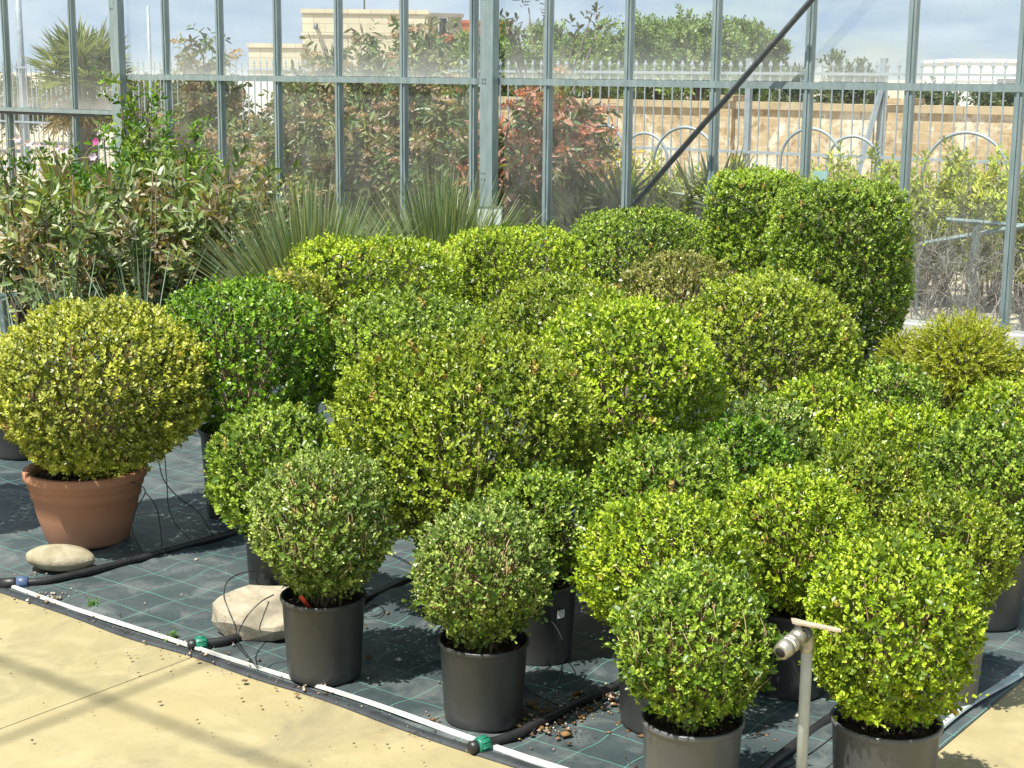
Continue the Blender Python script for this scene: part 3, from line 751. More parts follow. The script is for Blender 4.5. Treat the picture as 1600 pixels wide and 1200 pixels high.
S(800, 353, 122, .33, 'bright', 'yellow-green box block under the small framed white card', squash=.75, pot='black', pr=.18, cub=.6)
S(1000, 325, 112, .33, 'mid', 'rounded box mound beneath the foot of the diagonal brace', squash=.75, pot='black', pr=.18, cub=.3)
S(1062, 395, 92, .33, 'brown', 'thin brownish box shrub with bare patches in front of the rounded mound', squash=.8, pot='black', pr=.15, bare=.8, dens=.75)
S(1316, 285, 110, .33, 'mid', 'tall clipped box column with flat top', Z=8.6, pot='black', pr=.2, shape='column')
S(1190, 268, 86, .40, 'mid', 'tall dark green box behind the clipped column', Z=9.6, pot='black', pr=.19, shape='column')

# stickers and tags on pots
def pot_front_child(name, s, w, h, z, mat, ang_off=0.0, marks=True):
    t, p, pr, hp, rot = s
    to_cam = math.atan2(-t.location.y, -t.location.x) + ang_off - rot
    rr = pr * (0.86 + 0.11 * z / hp) + 0.004
    n = 6; v = []; f = []
    for i in range(n + 1):
        a = to_cam + (i / n - 0.5) * w / rr
        for zz in (z - h / 2, z + h / 2): v.append((rr * math.cos(a), rr * math.sin(a), zz))
    for i in range(n): f.append((i * 2, i * 2 + 2, i * 2 + 3, i * 2 + 1))
    return obj(name, np_mesh(name, v, np.array(f), True), mat, p)
m, nt, out = new_mat('printed_sticker'); c = coords(nt)
nn = noise(nt, coords(nt, 'Object', (1, 1, 2.2)), 120, 2)
principled(nt, out, mixc(nt, (0.72, 0.73, 0.72), (0.12, 0.13, 0.15), ramp(nt, nn, [(0.56, (0, 0, 0)), (0.60, (0.8, 0.8, 0.8))])), 0.5); M_STICK = m
pot_front_child('label_sticker', sG, .028, .026, .170, M_STICK, .62)
pot_front_child('label_sticker', sO, .036, .022, .20, M_STICK, -.55)
t, p, pr, hp, rot = sD
ca = math.atan2(-t.location.y, -t.location.x) - rot
mb = MB(); mb.box(-0.006, 0.006, -0.001, 0.001, -0.03, 0.05)
o = obj('plant_tag', mb.mesh('plant_tag'), M_RED, p)
o.location = (math.cos(ca - .5) * .095, math.sin(ca - .5) * .095, hp * .92 + .012); o.rotation_euler = (0.5, -0.45, ca + 1.5)

# ------------------------------------------------------------------ globe conifers (feathery needles)
def conifer(px, top, rx, label, Z, n):
    q = ray(px, top); R = rx * Z / F; topz = H + Z * q[2]; xy = q[:2] * Z; rng = np.random.default_rng(int(px))
    t = thing('globe_conifer', label, 'conifer', (xy[0], xy[1], .012), 0, 'feathery globe conifers')
    hp = .24; build_pot(t, 'plastic', .14, hp, M_POT, int(px))
    d = sphere_pts(n, rng); d = d[d[:, 2] > -.75]; m = len(d)
    cz = topz - R * .95
    lump = 1 + .07 * smooth_noise(d, int(px), 4)
    A = norm(d * np.array([1, 1, .8]) + UP * .10 + rng.normal(0, .28, (m, 3)))
    P = d * (R * rng.uniform(.55, .88, m) * lump)[:, None] + np.array([0, 0, cz])
    P[:, 2] = np.maximum(P[:, 2], hp + .02)
    c = np.array((.20, .26, .02)) + np.array((.18, .18, .015)) * rng.random((m, 1))
    lv = shoots(P, A, rng.uniform(.07, .11, m), 8, .026, .0075, c, rng, tip=np.array((.55, .56, .11)) * np.ones((m, 1)), sp0=48, sp1=22)
    stuff(obj('foliage', leaf_mesh('foliage', *lv, quads=1, wpos=.35), M_LEAF, t))
    mb = MB()
    for i in range(0, m, 9):
        add_tube(mb, spline([(0, 0, hp * .85), P[i] * .5 + np.array([0, 0, hp * .5]), P[i] + A[i] * .08], 6), np.linspace(.006, .0025, 7), 3)
    obj('branches', mb.mesh('branches', True), M_BARK, t)
conifer(1505, 505, 78, 'feathery yellow-green globe conifer in front of the bare twigs', 7.3, 1300)
conifer(1412, 535, 34, 'small dark feathery conifer beside the foot of the box column', 8.2, 350)

# ------------------------------------------------------------------ stones, hoses, thin tubes, tap
def stone(name, loc, size, mat, seed, label, rotz, flat=0.0, n=20, rough=.10, boxy=0.0):
    rg = np.random.default_rng(seed); d = []
    th = np.linspace(0, math.pi, n); v = []; f = []
    lon = n * 2
    for i, a in enumerate(th):
        for j in range(lon): b = j * 2 * math.pi / lon; v.append((math.sin(a) * math.cos(b), math.sin(a) * math.sin(b), math.cos(a)))
    v = np.array(v)
    if boxy:
        ex = 2 + boxy; v = v / ((np.abs(v) ** ex).sum(1) ** (1 / ex))[:, None]
    v = v * (1 + rough * smooth_noise(v, seed, 2.2) + rough * .3 * smooth_noise(v, seed + 1, 7))[:, None] * np.array(size)
    v[:, 2] = np.maximum(v[:, 2] + size[2] * .86, 0)
    for i in range(n - 1):
        for j in range(lon): f.append((i * lon + j, (i + 1) * lon + j, (i + 1) * lon + (j + 1) % lon, i * lon + (j + 1) % lon))
    o = obj(name, np_mesh(name, v, np.array(f), True), mat, None, loc, rotz); return tag(o, label, 'stone')
c = ground(96, 893); stone('stone', (c[0], c[1], .012), (.128, .075, .047), M_COBBLE, 5, 'smooth pale oval stone lying on the hose before the wide terracotta pot', -.05, rough=.05)
import bmesh
c = ground(405, 992)
bm = bmesh.new(); rg = np.random.default_rng(12)
SC_ = .86; outl = [(-.175, .03), (-.150, -.03), (-.07, -.105), (.05, -.135), (.15, -.10), (.19, .02), (.12, .12), (-.03, .13), (-.13, .09)]
for x_, y_ in outl:
    x_ *= SC_; y_ *= SC_
    bm.verts.new((x_ * .86, y_ * .84, 0)); bm.verts.new((x_ * 1.0, y_ * 1.0, .040 + rg.normal(0, .010))); bm.verts.new((x_ * .97, y_ * .96, .086 + .30 * y_ + rg.normal(0, .003)))
bmesh.ops.convex_hull(bm, input=bm.verts)
bmesh.ops.triangulate(bm, faces=bm.faces)
bmesh.ops.subdivide_edges(bm, edges=bm.edges, cuts=1, use_grid_fill=True)
for v_ in bm.verts:
    q_ = np.array(v_.co)[None]; v_.co.z = max(0, v_.co.z + .0035 * float(smooth_noise(q_, 5, 45)[0])) if v_.co.z > .004 else 0; v_.co.x += .003 * float(smooth_noise(q_, 6, 50)[0])
me_ = bpy.data.meshes.new('stone'); bm.to_mesh(me_); bm.free()
tag(obj('stone', me_, M_SLAB, None, (c[0], c[1], .012), .2), 'rough flat tan limestone slab beside the black pot with the red tag', 'stone')

HR = .014
def hose(label, pix, cap_mat, cap):
    pts = [ground(x, y, .02) for x, y in pix]
    t = thing('drip_hose', label, 'hose', tuple(pts[0] - UP * .02), 0, 'black irrigation hoses')
    loc = np.array(t.location); pl = spline([p - loc for p in pts], 40)
    tube_obj('pipe', pl, HR, M_HOSE, t, 10)
    dr = norm(pl[0] - pl[3]); e = pl[0]
    if cap == 'cap':
        tube_obj('end_cap', [e - dr * .036, e - dr * .03, e - dr * .004, e + dr * .0], [.021, .0235, .0235, .021], cap_mat, t, 14)
        tube_obj('collar', [e + dr * .001, e + dr * .006, e + dr * .020, e + dr * .024], [.017, .018, .017, .009], M_HOSE, t, 14)
        mb = MB()
        sd = norm(np.cross(dr, UP)); uu = np.cross(sd, dr)
        for q in range(10):
            a = q * .628; w = e - dr * .018 + (sd * math.cos(a) + uu * math.sin(a)) * .0235
            add_tube(mb, [w - dr * .012, w + dr * .012], .002, 4)
        obj('cap_ribs', mb.mesh('cap_ribs', True), cap_mat, t)
    else:
        tube_obj('fitting', [e - dr * .05, e - dr * .045, e - dr * .01, e - dr * .008], [.016, .0235, .0235, .018], cap_mat, t, 14)
        tube_obj('collar', [e - dr * .0075, e + dr * .0, e + dr * .05], [.018, .0205, .0195], M_HOSE, t, 14)
hose('black irrigation hose with a blue-grey fitting passing under the oval stone', [(22, 911), (80, 906), (190, 880), (300, 850), (390, 826), (520, 790), (700, 745)], M_BLUE, 'fitting')
hose('black irrigation hose with a green end cap under the limestone slab', [(305, 1007), (360, 999), (440, 975), (560, 940), (650, 898), (720, 868)], M_GREEN, 'cap')
hose('black irrigation hose with a green end cap at the foot of the twiggy light ball', [(745, 1166), (800, 1150), (860, 1120), (925, 1088), (990, 1058), (1080, 1010)], M_GREEN, 'cap')
hose('black irrigation hose running behind the standpipe toward the pale edging', [(1120, 1290), (1180, 1215), (1240, 1165), (1300, 1120), (1390, 1060)], M_GREEN, 'cap')

def thin(label, pts, r=.0021):
    o = tube_obj('drip_tube', spline(pts, 30), r, M_TUBE, None, 6)
    return tag(o, label, 'tube', 'thin drip tubes')
def G(x, y, z=.014): return ground(x, y, z)
def lift(x, y, z):        # a point standing z above the ground spot read at x,y
    return ground(x, y, 0) + UP * z
thin('thin black tube arching from the terracotta pot and bowing out to the hose', [at(196, 752, 5.95), at(214, 756, 5.93), at(227, 769, 5.92), at(210, 800, 5.9), at(207, 830, 5.88), G(224, 866)])
thin('thin black tube arching from the terracotta pot straight down to the hose', [at(227, 769, 5.925), at(243, 790, 5.95), at(250, 820, 5.97), G(253, 858)])
thin('thin black tube hanging between the terracotta pot and the deep green ball, curling right', [at(256, 690, 6.1), at(261, 760, 6.1), at(264, 795, 6.08), at(277, 822, 6.08), G(300, 846)])
thin('thin black tube slanting down to the hose behind the small box ball', [at(246, 705, 6.08), at(255, 748, 6.1), at(280, 778, 6.12), at(310, 800, 6.15), G(333, 836)])
thin('thin black tube looping over the limestone slab', [G(365, 1001), at(369, 983, 4.72), at(358, 955, 4.74), at(350, 930, 4.78), at(356, 908, 4.85), at(376, 896, 4.95), at(396, 893, 5.05)])
thin('thin black tube crossing the limestone slab upward', [G(371, 1002), at(374, 985, 4.72), at(388, 960, 4.74), at(408, 940, 4.76), at(428, 929, 4.78)])
thin('thin grey tube looping on the fabric behind the red-tagged ball', [G(565, 955), G(585, 945), G(600, 952), G(590, 962), G(566, 962)])
thin('thin black tube arched beside the pot with the white sticker, landing at the hose', [lift(840, 1045, .15), lift(862, 1050, .16), lift(880, 1075, .12), lift(865, 1110, .05), G(830, 1148)])
thin('thin black tube lying flat from the twiggy ball to the hose', [G(812, 1052), G(822, 1075), G(850, 1092), G(890, 1110)])
thin('thin black tube standing up beside the twiggy light ball', [G(815, 1125), lift(815, 1120, .06), lift(808, 1100, .12)])
thin('thin black tube lying in an arc beside the standpipe', [G(1165, 1150), G(1235, 1140), G(1262, 1105), G(1235, 1078), G(1195, 1085)])
thin('thin black tube running from standpipe foot into the grey pot of the egg-shaped ball', [G(1130, 1210), lift(1220, 1230, .05), lift(1300, 1240, .16), lift(1360, 1225, .245), lift(1366, 1212, .25)])
thin('second thin black tube crossing behind the standpipe toward the grey pot', [G(1120, 1225), lift(1225, 1250, .03), lift(1310, 1250, .12), lift(1355, 1238, .24), lift(1362, 1215, .255)])
thin('thin black tube trailing on fabric behind the broad olive ball', [G(600, 862), G(625, 872), G(655, 888)])

# standpipe with tap
Zt = 3.62; top = at(1262, 995, Zt); base = np.array([top[0], top[1], 0.012])
TP = thing('standpipe', 'pale grey standpipe with a worn brass tap between two front box balls', 'water tap', tuple(base))
zt = top[2] - .012
tube_obj('pipe', [(0, 0, 0), (0, 0, zt - .03), (0, 0, zt)], .0135, M_PIPE, TP, 16)
tube_obj('pipe_foot', [(0, 0, 0), (0, 0, .03), (0, 0, .034)], [.024, .024, .014], M_PIPE, TP, 16)
tube_obj('elbow', spline([(0, 0, zt - .035), (0, 0, zt - .008), (-.006, -.004, zt + .012), (-.02, -.012, zt + .016)], 12), .0165, M_BRASS, TP, 14)
od = norm(np.array([-.66, -.72, -.24])); o0 = np.array([-.008, -.006, zt + .016])
def rings(name, spec, mat, parent=TP, n=18): return tube_obj(name, [o0 + od * a for a, _ in spec], [b for _, b in spec], mat, parent, n)
rings('union_nut', [(0, .020), (.004, .0235), (.016, .0235), (.018, .020)], M_STEELD, n=6)
rings('valve_body', [(.0185, .0165), (.022, .0205), (.040, .0205), (.042, .0175), (.050, .0175), (.052, .0215), (.062, .0215), (.064, .0165)], M_BRASS)
rings('seal_ring', [(.0645, .018), (.066, .0195), (.071, .0195), (.0725, .018)], M_WHITE)
nz_ = rings('nozzle', [(.073, .0175), (.075, .0215), (.090, .0215), (.092, .0195), (.102, .0195), (.104, .0175)], M_BRASS)
rings('nozzle_bore', [(.1035, .0125), (.1052, .0125)], M_DARKHOLE, nz_)  # near-black disc on the solid nozzle end, its colour stands for shade inside
st = o0 + od * .030
tube_obj('valve_stem', [st, st + UP * .022, st + UP * .024, st + UP * .034], [.011, .011, .008, .008], M_BRASS, TP, 10)
hd = norm(np.array([.95, -.05, -.02])); h0 = st + UP * .034
sd = np.cross(UP, hd)
pr_ = [(-.016, .012), (-.006, .016), (.008, .013), (.034, .0105), (.080, .0105), (.096, .007)]
v = []; 
for x_, w_ in pr_:
    for s_ in (-1, 1):
        for z_ in (0, .005): v.append(h0 + hd * x_ + sd * w_ * s_ + UP * (z_ - x_ * .16))
f = []
for i in range(len(pr_) - 1):
    a = i * 4; b = a + 4; f += [(a, a + 2, b + 2, b), (a + 1, b + 1, b + 3, a + 3), (a, b, b + 1, a + 1), (a + 2, a + 3, b + 3, b + 2)]
f += [(0, 1, 3, 2), (len(v) - 4, len(v) - 2, len(v) - 1, len(v) - 3)]
obj('handle', np_mesh('handle', np.array(v), np.array(f)), M_HANDLE, TP)

# pebbles and litter on the fabric
def scatter(name, spots, n_each, size, cols, seed, label=None, flat=.6):
    rg = np.random.default_rng(seed); Vv = []; Ff = []; Cc = []; n = 0
    octv = np.array([(1, 0, 0), (0, 1, 0), (-1, 0, 0), (0, -1, 0), (0, 0, 1), (0, 0, -1)], float)
    octf = np.array([(0, 1, 4), (1, 2, 4), (2, 3, 4), (3, 0, 4), (1, 0, 5), (2, 1, 5), (3, 2, 5), (0, 3, 5)])
    for (x, y, sx, sy), k in zip(spots, n_each):
        for _ in range(k):
            c = ground(x + rg.normal(0, sx), y + rg.normal(0, sy))
            s = size * rg.lognormal(0, .45); a = rg.uniform(0, 6.28)
            v = octv * (1 + rg.normal(0, .2, (6, 3))) * np.array([s, s * rg.uniform(.5, 1), s * flat]) 
            R = np.array([[math.cos(a), -math.sin(a), 0], [math.sin(a), math.cos(a), 0], [0, 0, 1]])
            Vv.append(v @ R.T + c + UP * (.012 + s * flat * .4)); Ff.append(octf + n); n += 6
            Cc.append(np.repeat((np.array(cols[rg.integers(len(cols))]) * rg.uniform(.6, 1.2))[None], 8, 0))
    o = obj(name, np_mesh(name, np.concatenate(Vv), np.concatenate(Ff), True, np.concatenate(Cc)), M_GRAVEL)
    return stuff(o)
peb = [(.45, .38, .28), (.55, .50, .42), (.32, .24, .17), (.50, .36, .25)]
o = scatter('pebbles', [(75, 938, 18, 5), (60, 905, 25, 4), (310, 1020, 20, 5), (335, 1010, 15, 4), (495, 1080, 14, 4), (850, 1140, 35, 12), (900, 1110, 35, 12), (950, 1090, 14, 8), (1210, 1135, 40, 12), (590, 1045, 60, 40), (240, 980, 90, 40), (770, 1100, 30, 10)], [30, 10, 20, 10, 12, 60, 60, 40, 40, 20, 18, 16], .0042, peb, 3)
edge_spots = [(x_, 912 + .328 * x_ + 14, 26, 7) for x_ in range(20, 760, 60)]
o = scatter('grit', edge_spots + [(200, 1080, 180, 60), (560, 1170, 160, 25)], [16] * len(edge_spots) + [40, 30], .0024, [(.10, .085, .06), (.22, .18, .12), (.30, .26, .18), (.07, .05, .035)], 21)
o = scatter('leaf_litter', [(850, 1130, 40, 14), (815, 1120, 18, 10), (930, 1100, 40, 14), (1230, 1140, 40, 12), (690, 1130, 18, 6), (560, 975, 60, 30), (1000, 1150, 90, 30), (300, 1025, 60, 12), (480, 1090, 60, 12), (250, 1100, 120, 50)], [130, 80, 60, 60, 14, 16, 30, 10, 12, 8], .0065, [(.16, .085, .035), (.24, .14, .06), (.10, .06, .03), (.30, .21, .08)], 9, flat=.25)
# tiny weeds by the edging
for wx_, wy_ in ((146, 950), (268, 1000)):
    rg = np.random.default_rng(wx_); c = ground(wx_, wy_)
    t = thing('weed', 'tiny green weed sprouting at the fabric edge ' + ('near the oval stone' if wx_ < 200 else 'by the green hose cap'), 'weed', (c[0], c[1], .008), 0, 'tiny weeds')
    P = rg.normal(0, .008, (14, 3)); P[:, 2] = 0
    lv = shoots(P, norm(UP + rg.normal(0, .4, (14, 3))), rg.uniform(.01, .035, 14), 3, .009, .005, np.array((.10, .22, .03)) * np.ones((14, 1)), rg)
    lv[0][:, 2] = np.maximum(lv[0][:, 2], .001)
    stuff(obj('leaves', leaf_mesh('leaves', *lv), M_LEAF, t))


# ------------------------------------------------------------------ plants inside, along the glass
def stems_mesh(t, lines, r0, r1, mat, name='stems', n=4, seg=6):
    mb = MB()
    for l in lines: 
        p = spline(l, seg); add_tube(mb, p, np.linspace(r0, r1, len(p)), n)
    return obj(name, mb.mesh(name, True), mat, t)
def mix_cols(cols, m, rng, jitter=.2):
    c = np.array(cols)[rng.integers(len(cols), size=m)]; return c * (1 + rng.normal(0, jitter, (m, 1)))

def leafy_shrub(name, label, cat, xyz, height, width, n_stem, n_shoot, k, L, W, ls, cols, seed, tip=None, z_lo=.25, mat=None, bark=None, sp=(80, 30), droop=0.0, group=None, pot=None, top_bias=1.0, flowers=None, pair=False, upright=.7, quads=2, shape=None):
    """several stems from one base, leafy shoots along their upper length"""
    rng = np.random.default_rng(seed); t = thing(name, label, cat, tuple(xyz), 0, group)
    b0 = 0.0
    if pot: build_pot(t, 'plastic', pot[0], pot[1], M_POT, seed); b0 = pot[1] * .85
    lines = []; 
    for i in range(n_stem):
        a = rng.uniform(0, 6.28); rr = width * math.sqrt(rng.random()); hh = height * rng.uniform(.72, 1.0) * (1 - .25 * (rr / width) ** 2)
        e = np.array([rr * math.cos(a), rr * math.sin(a), hh]); b = np.array([rng.normal(0, .03), rng.normal(0, .03), b0])
        m_ = b * .5 + e * .5; m_[:2] *= .75; m_ += rng.normal(0, .03 * height / 2, 3)
        lines.append(np.array([b, m_, e]))
    stems_mesh(t, lines, .006 * height + .003, .0025, bark or M_BARK, 'stems', 4, 6)
    P = []; A = []
    for i in range(n_shoot):
        l = lines[rng.integers(n_stem)]; u = z_lo + (1 - z_lo) * rng.random() ** (1 / top_bias)
        p = (1 - u) ** 2 * l[0] + 2 * u * (1 - u) * (2 * l[1] - .5 * l[0] - .5 * l[2]) + u * u * l[2]
        out_ = norm(np.array([p[0], p[1], 0]) + rng.normal(0, .25 * width + .05, 3) * np.array([1, 1, .3]))
        p = p + out_ * rng.uniform(0, .22) * width * (1 - .5 * u)
        P.append(p); A.append(norm(UP * upright + out_ * (1 - upright) * 1.5 + rng.normal(0, .22, 3) - UP * droop))
    P = np.array(P); A = np.array(A); m = len(P)
    lsv = rng.uniform(ls * .6, ls * 1.2, m)
    lv = shoots(P, A, lsv, k, L, W, mix_cols(cols, m, rng), rng, tip=None if tip is None else np.array(tip) * np.ones((m, 1)), sp0=sp[0], sp1=sp[1], pair=pair, jit=.3)
    if droop: lv[1] = norm(lv[1] - UP * droop)
    lv[0][:, 2] = np.maximum(lv[0][:, 2], .02)
    lf = stuff(obj('leaves', leaf_mesh('leaves', *lv, quads=quads, curl=-.10, wpos=.5), mat or M_LEAF, t))
    if flowers: flowers(t, P, A, lsv, rng, lines)
    return t

def Wd(px):           # depth of the glass wall along a reading x
    d = ray(px, 300); return ((P0 - EYE)[:2] @ V[:2]) / (d[:2] @ V[:2])
def base_at(px, Z, z=0.0):
    q = ray(px, 300); return np.array([q[0] * Z, q[1] * Z, z])
def top_h(px, py, Z): return H + Z * ray(px, py)[2]

MAG = [(.15, .22, .07), (.21, .29, .10), (.27, .33, .16), (.24, .19, .10), (.12, .18, .07), (.38, .42, .27), (.18, .25, .09), (.29, .24, .14)]
mags = [(30, 225, 9.0, 'beside the picture edge'), (95, 262, 8.6, 'above the iris-like blue leaves'), (170, 235, 9.1, 'below the left steel post'), (235, 258, 8.8, 'next to the pale blue blades'), (300, 228, 9.3, 'in front of the reddish hedge'), (355, 265, 8.9, 'touching the larger spiky clump'), (410, 245, 10.6, 'behind the larger spiky clump')]
for i, (x, y, Z, where) in enumerate(mags):
    leafy_shrub('magnolia_shrub', 'young magnolia with leathery green and brown leaves ' + where, 'shrub', base_at(x, Z, .012), top_h(x, y, Z), .34, 12, 135, 6, .086, .032, .15, MAG, 100 + i, z_lo=.26, pot=(.15, .26), group='magnolias along the glass', sp=(75, 25))
# light green shrubs
LG = [(.17, .28, .03), (.12, .24, .03), (.24, .34, .05), (.09, .19, .03)]
leafy_shrub('tall_green_shrub', 'tall airy light green shrub climbing past the left steel post', 'shrub', base_at(228, 10.8, .012), top_h(228, 62, 10.8), .30, 8, 150, 6, .058, .026, .13, LG, 130, z_lo=.42, pot=(.15, .26), upright=.45, sp=(70, 40))
leafy_shrub('tall_green_shrub', 'bushy light green shrub filling the corner by the left steel post', 'shrub', base_at(262, 10.6, .012), top_h(262, 165, 10.6), .36, 10, 190, 6, .055, .025, .12, LG, 132, z_lo=.4, pot=(.15, .26), upright=.5)
leafy_shrub('tall_green_shrub', 'light green leafy shrub below the crossing of post and rail', 'shrub', base_at(300, 11.2, .012), top_h(300, 190, 11.2), .38, 8, 130, 6, .055, .025, .12, LG, 131, z_lo=.4, pot=(.15, .26), upright=.5)
def hib_flowers(px_list, col):
    def fn(t, P, A, ls, rng, lines):
        loc = np.array(t.location)
        for (x, y, Z) in px_list:
            c = at(x, y, Z) - loc; ax = norm(np.array([rng.normal(0, .4), -1, .35]))
            e1 = norm(np.cross(ax, UP)); e2 = np.cross(e1, ax); n = 6
            D = np.array([norm(ax * .45 + e1 * math.cos(q * 6.283 / n) + e2 * math.sin(q * 6.283 / n)) for q in range(n)])
            lv = (np.repeat(c[None], n, 0), D, np.repeat(ax[None], n, 0), np.full(n, .034), np.full(n, .020), np.array(col) * (1 + rng.normal(0, .08, (n, 1))))
            fl = obj('flower', leaf_mesh('flower', *lv, curl=.15), M_PETAL, t)
            k = np.argmin(((P - c) ** 2).sum(1)); mb = MB(); add_tube(mb, [P[k], P[k] * .4 + c * .6 + UP * .01, c], .002, 4); obj('flower_stalk', mb.mesh('flower_stalk', True), M_TWIG, fl)
    return fn
leafy_shrub('hibiscus_shrub', 'green hibiscus with pale pink flowers at the picture edge', 'shrub', base_at(30, 10.4, .012), top_h(30, 145, 10.4), .30, 9, 110, 6, .06, .026, .13, [(.09, .18, .025), (.14, .25, .035), (.06, .12, .02)], 140, z_lo=.3, pot=(.15, .26), flowers=hib_flowers([(28, 218, 10.2), (45, 224, 10.15), (60, 228, 10.2)], (.72, .60, .70)), group='flowering hibiscus')
leafy_shrub('hibiscus_shrub', 'green hibiscus with pale mauve flowers before the fan palm', 'shrub', base_at(105, 10.2, .012), top_h(105, 225, 10.2), .32, 8, 100, 6, .06, .026, .13, [(.11, .20, .025), (.16, .27, .035), (.07, .13, .02)], 141, z_lo=.3, pot=(.15, .26), flowers=hib_flowers([(93, 230, 10.0), (100, 234, 10.0), (146, 246, 10.0)], (.70, .58, .78)), group='flowering hibiscus')
leafy_shrub('hibiscus_shrub', 'fresh green hibiscus with one magenta bud below the left post', 'shrub', base_at(172, 10.4, .012), top_h(172, 190, 10.4), .26, 8, 110, 6, .056, .03, .12, [(.10, .24, .03), (.15, .30, .04), (.06, .14, .02)], 142, z_lo=.35, pot=(.15, .26), flowers=hib_flowers([(152, 222, 10.2)], (.70, .12, .42)), group='flowering hibiscus')

# strap-leaved clumps
def blade_clump(name, label, cat, px, Z, n, length, width, cols, seed, spread=75, droop=.35, base_z=.3, pot=True, seg=5, group=None, z0=0.012, mat=None, stiff=1.0):
    rng = np.random.default_rng(seed); b = base_at(px, Z, z0); t = thing(name, label, cat, tuple(b), 0, group)
    if pot: build_pot(t, 'plastic', .15, .26, M_POT, seed); base_z = .235
    Vv = []; Ff = []; Cc = []; nn = 0
    for i in range(n):
        el = math.radians(90 - spread * rng.random() ** .8); a = rng.uniform(0, 6.28)
        d = np.array([math.cos(el) * math.cos(a), math.cos(el) * math.sin(a), math.sin(el)])
        Lb = length * rng.uniform(.72, 1.06); w = width * rng.uniform(.8, 1.2)
        side = norm(np.cross(d, rng.normal(size=3))); pts = []
        bend = rng.uniform(.4, 2.2); p0 = np.array([rng.normal(0, .02), rng.normal(0, .02), base_z])
        for s in range(seg + 1):
            u = s / seg; p = p0 + d * Lb * u - UP * droop * Lb * u * u * math.cos(el) * bend
            p[2] = max(p[2], .02)
            ww = w * (1 - .85 * u ** 1.5) * .5; pts += [p - side * ww, p + side * ww]
        Vv.append(np.array(pts)); k = np.arange(seg) * 2 + nn
        Ff.append(np.stack([k, k + 1, k + 3, k + 2], 1)); nn += 2 * (seg + 1)
        c = np.array(cols[rng.integers(len(cols))]) * (1 + rng.normal(0, .15)); Cc.append(np.repeat(np.clip(c, .01, 1)[None], seg, 0))
    stuff(obj('blades', np_mesh('blades', np.concatenate(Vv), np.concatenate(Ff), False, np.concatenate(Cc)), mat or M_LEAF, t))
    return t
DAS = [(.17, .24, .12), (.24, .31, .16), (.12, .18, .09), (.32, .34, .18)]
blade_clump('spiky_grass_plant', 'larger spiky grey-green rosette behind the square-cut box block', 'spiky plant', 482, 8.6, 1500, .98, .012, DAS, 1, spread=50, droop=.10, group='spiky rosettes')
blade_clump('spiky_grass_plant', 'narrower spiky grey-green rosette next to the small framed card', 'spiky plant', 692, 9.5, 1400, 1.0, .012, DAS, 2, spread=48, droop=.10, group='spiky rosettes')
IRIS = [(.25, .36, .27), (.32, .42, .33), (.20, .30, .20)]
blade_clump('iris_clump', 'thin pale blue-green blades standing above the yellow-olive ball', 'iris', 100, 7.4, 46, .72, .011, IRIS, 3, spread=40, droop=.05, group='pale bladed clumps')
blade_clump('iris_clump', 'thin pale blue-green blades left of the deep green ball', 'iris', 215, 7.6, 46, .80, .011, IRIS, 4, spread=45, droop=.05, group='pale bladed clumps')
blade_clump('iris_clump', 'thin pale blue-green blades at the picture edge', 'iris', 12, 7.2, 30, .68, .011, IRIS, 5, spread=45, droop=.1, group='pale bladed clumps')

# small cards on stakes
def card(label, px, py, w, h, Z, mat, tilt, two):
    c = at(px, py, Z); t = thing('plant_card', label, 'card', (c[0], c[1], .012), tilt)
    z = c[2] - .012
    mb = MB(); mb.box(-w / 2, w / 2, -.003, .003, z - h / 2, z + h / 2)
    o = obj('panel', mb.mesh('panel'), mat, t)
    if two:
        mb = MB(); e = .007
        mb.box(-w / 2 - e, w / 2 + e, -.006, -.0035, z + h / 2 - .001, z + h / 2 + e); mb.box(-w / 2 - e, -w / 2 + .001, -.006, -.0035, z - h / 2, z + h / 2 - .0015)
        mb.box(w / 2 - .001, w / 2 + e, -.006, -.0035, z - h / 2, z + h / 2 - .0015); mb.box(w * .12, w * .12 + e * .7, -.006, -.0035, z - h / 2, z + h / 2 - .0015)
        obj('frame', mb.mesh('frame'), M_STEEL, t)
    tube_obj('stake', [(0, .008, 0), (0, .008, z)], .005, M_STEELD, t, 6)
card('small white card in a grey frame standing above a box block', 764, 340, .155, .13, 9.9, M_CARD, .1, True)
card('small teal card standing between the column and the tall dark box', 1281, 282, .08, .11, 9.05, M_TEALCARD, -.3, False)

# ------------------------------------------------------------------ outside: hedge shrubs behind the glass
PH = [(.13, .19, .07), (.19, .25, .09), (.27, .28, .12), (.34, .25, .15), (.12, .17, .07), (.34, .35, .18)]
PHR = [(.14, .19, .07), (.44, .18, .13), (.54, .27, .20), (.24, .25, .10), (.13, .17, .07), (.34, .24, .15)]
def flower_heads(cols, n, size=.085):
    def fn(t, P, A, ls, rng, lines):
        k = rng.choice(len(P), min(n, len(P)), replace=False)
        Ps = []; Ds = []; Ns = []; Cs = []
        for i in k:
            c = P[i] + A[i] * ls[i] * 1.05 + UP * .02; m = 46
            d = norm(rng.normal(size=(m, 3)) * np.array([1, 1, .5]) + UP * .5); r_ = size * rng.uniform(.6, 1.1)
            Ps.append(c + d * (r_ * rng.uniform(.35, 1, m))[:, None] * np.array([1, 1, .6])); Ds.append(norm(rng.normal(size=(m, 3)))); Ns.append(norm(rng.normal(size=(m, 3)) + UP))
            Cs.append(np.array(cols[rng.integers(len(cols))]) * (1 + rng.normal(0, .2, (m, 1))))
        P_ = np.concatenate(Ps); n_ = len(P_)
        stuff(obj('flower_heads', leaf_mesh('flower_heads', P_, np.concatenate(Ds), np.concatenate(Ns), np.full(n_, .034), np.full(n_, .026), np.clip(np.concatenate(Cs), .01, 1), quads=1), M_PETAL, t))
    return fn
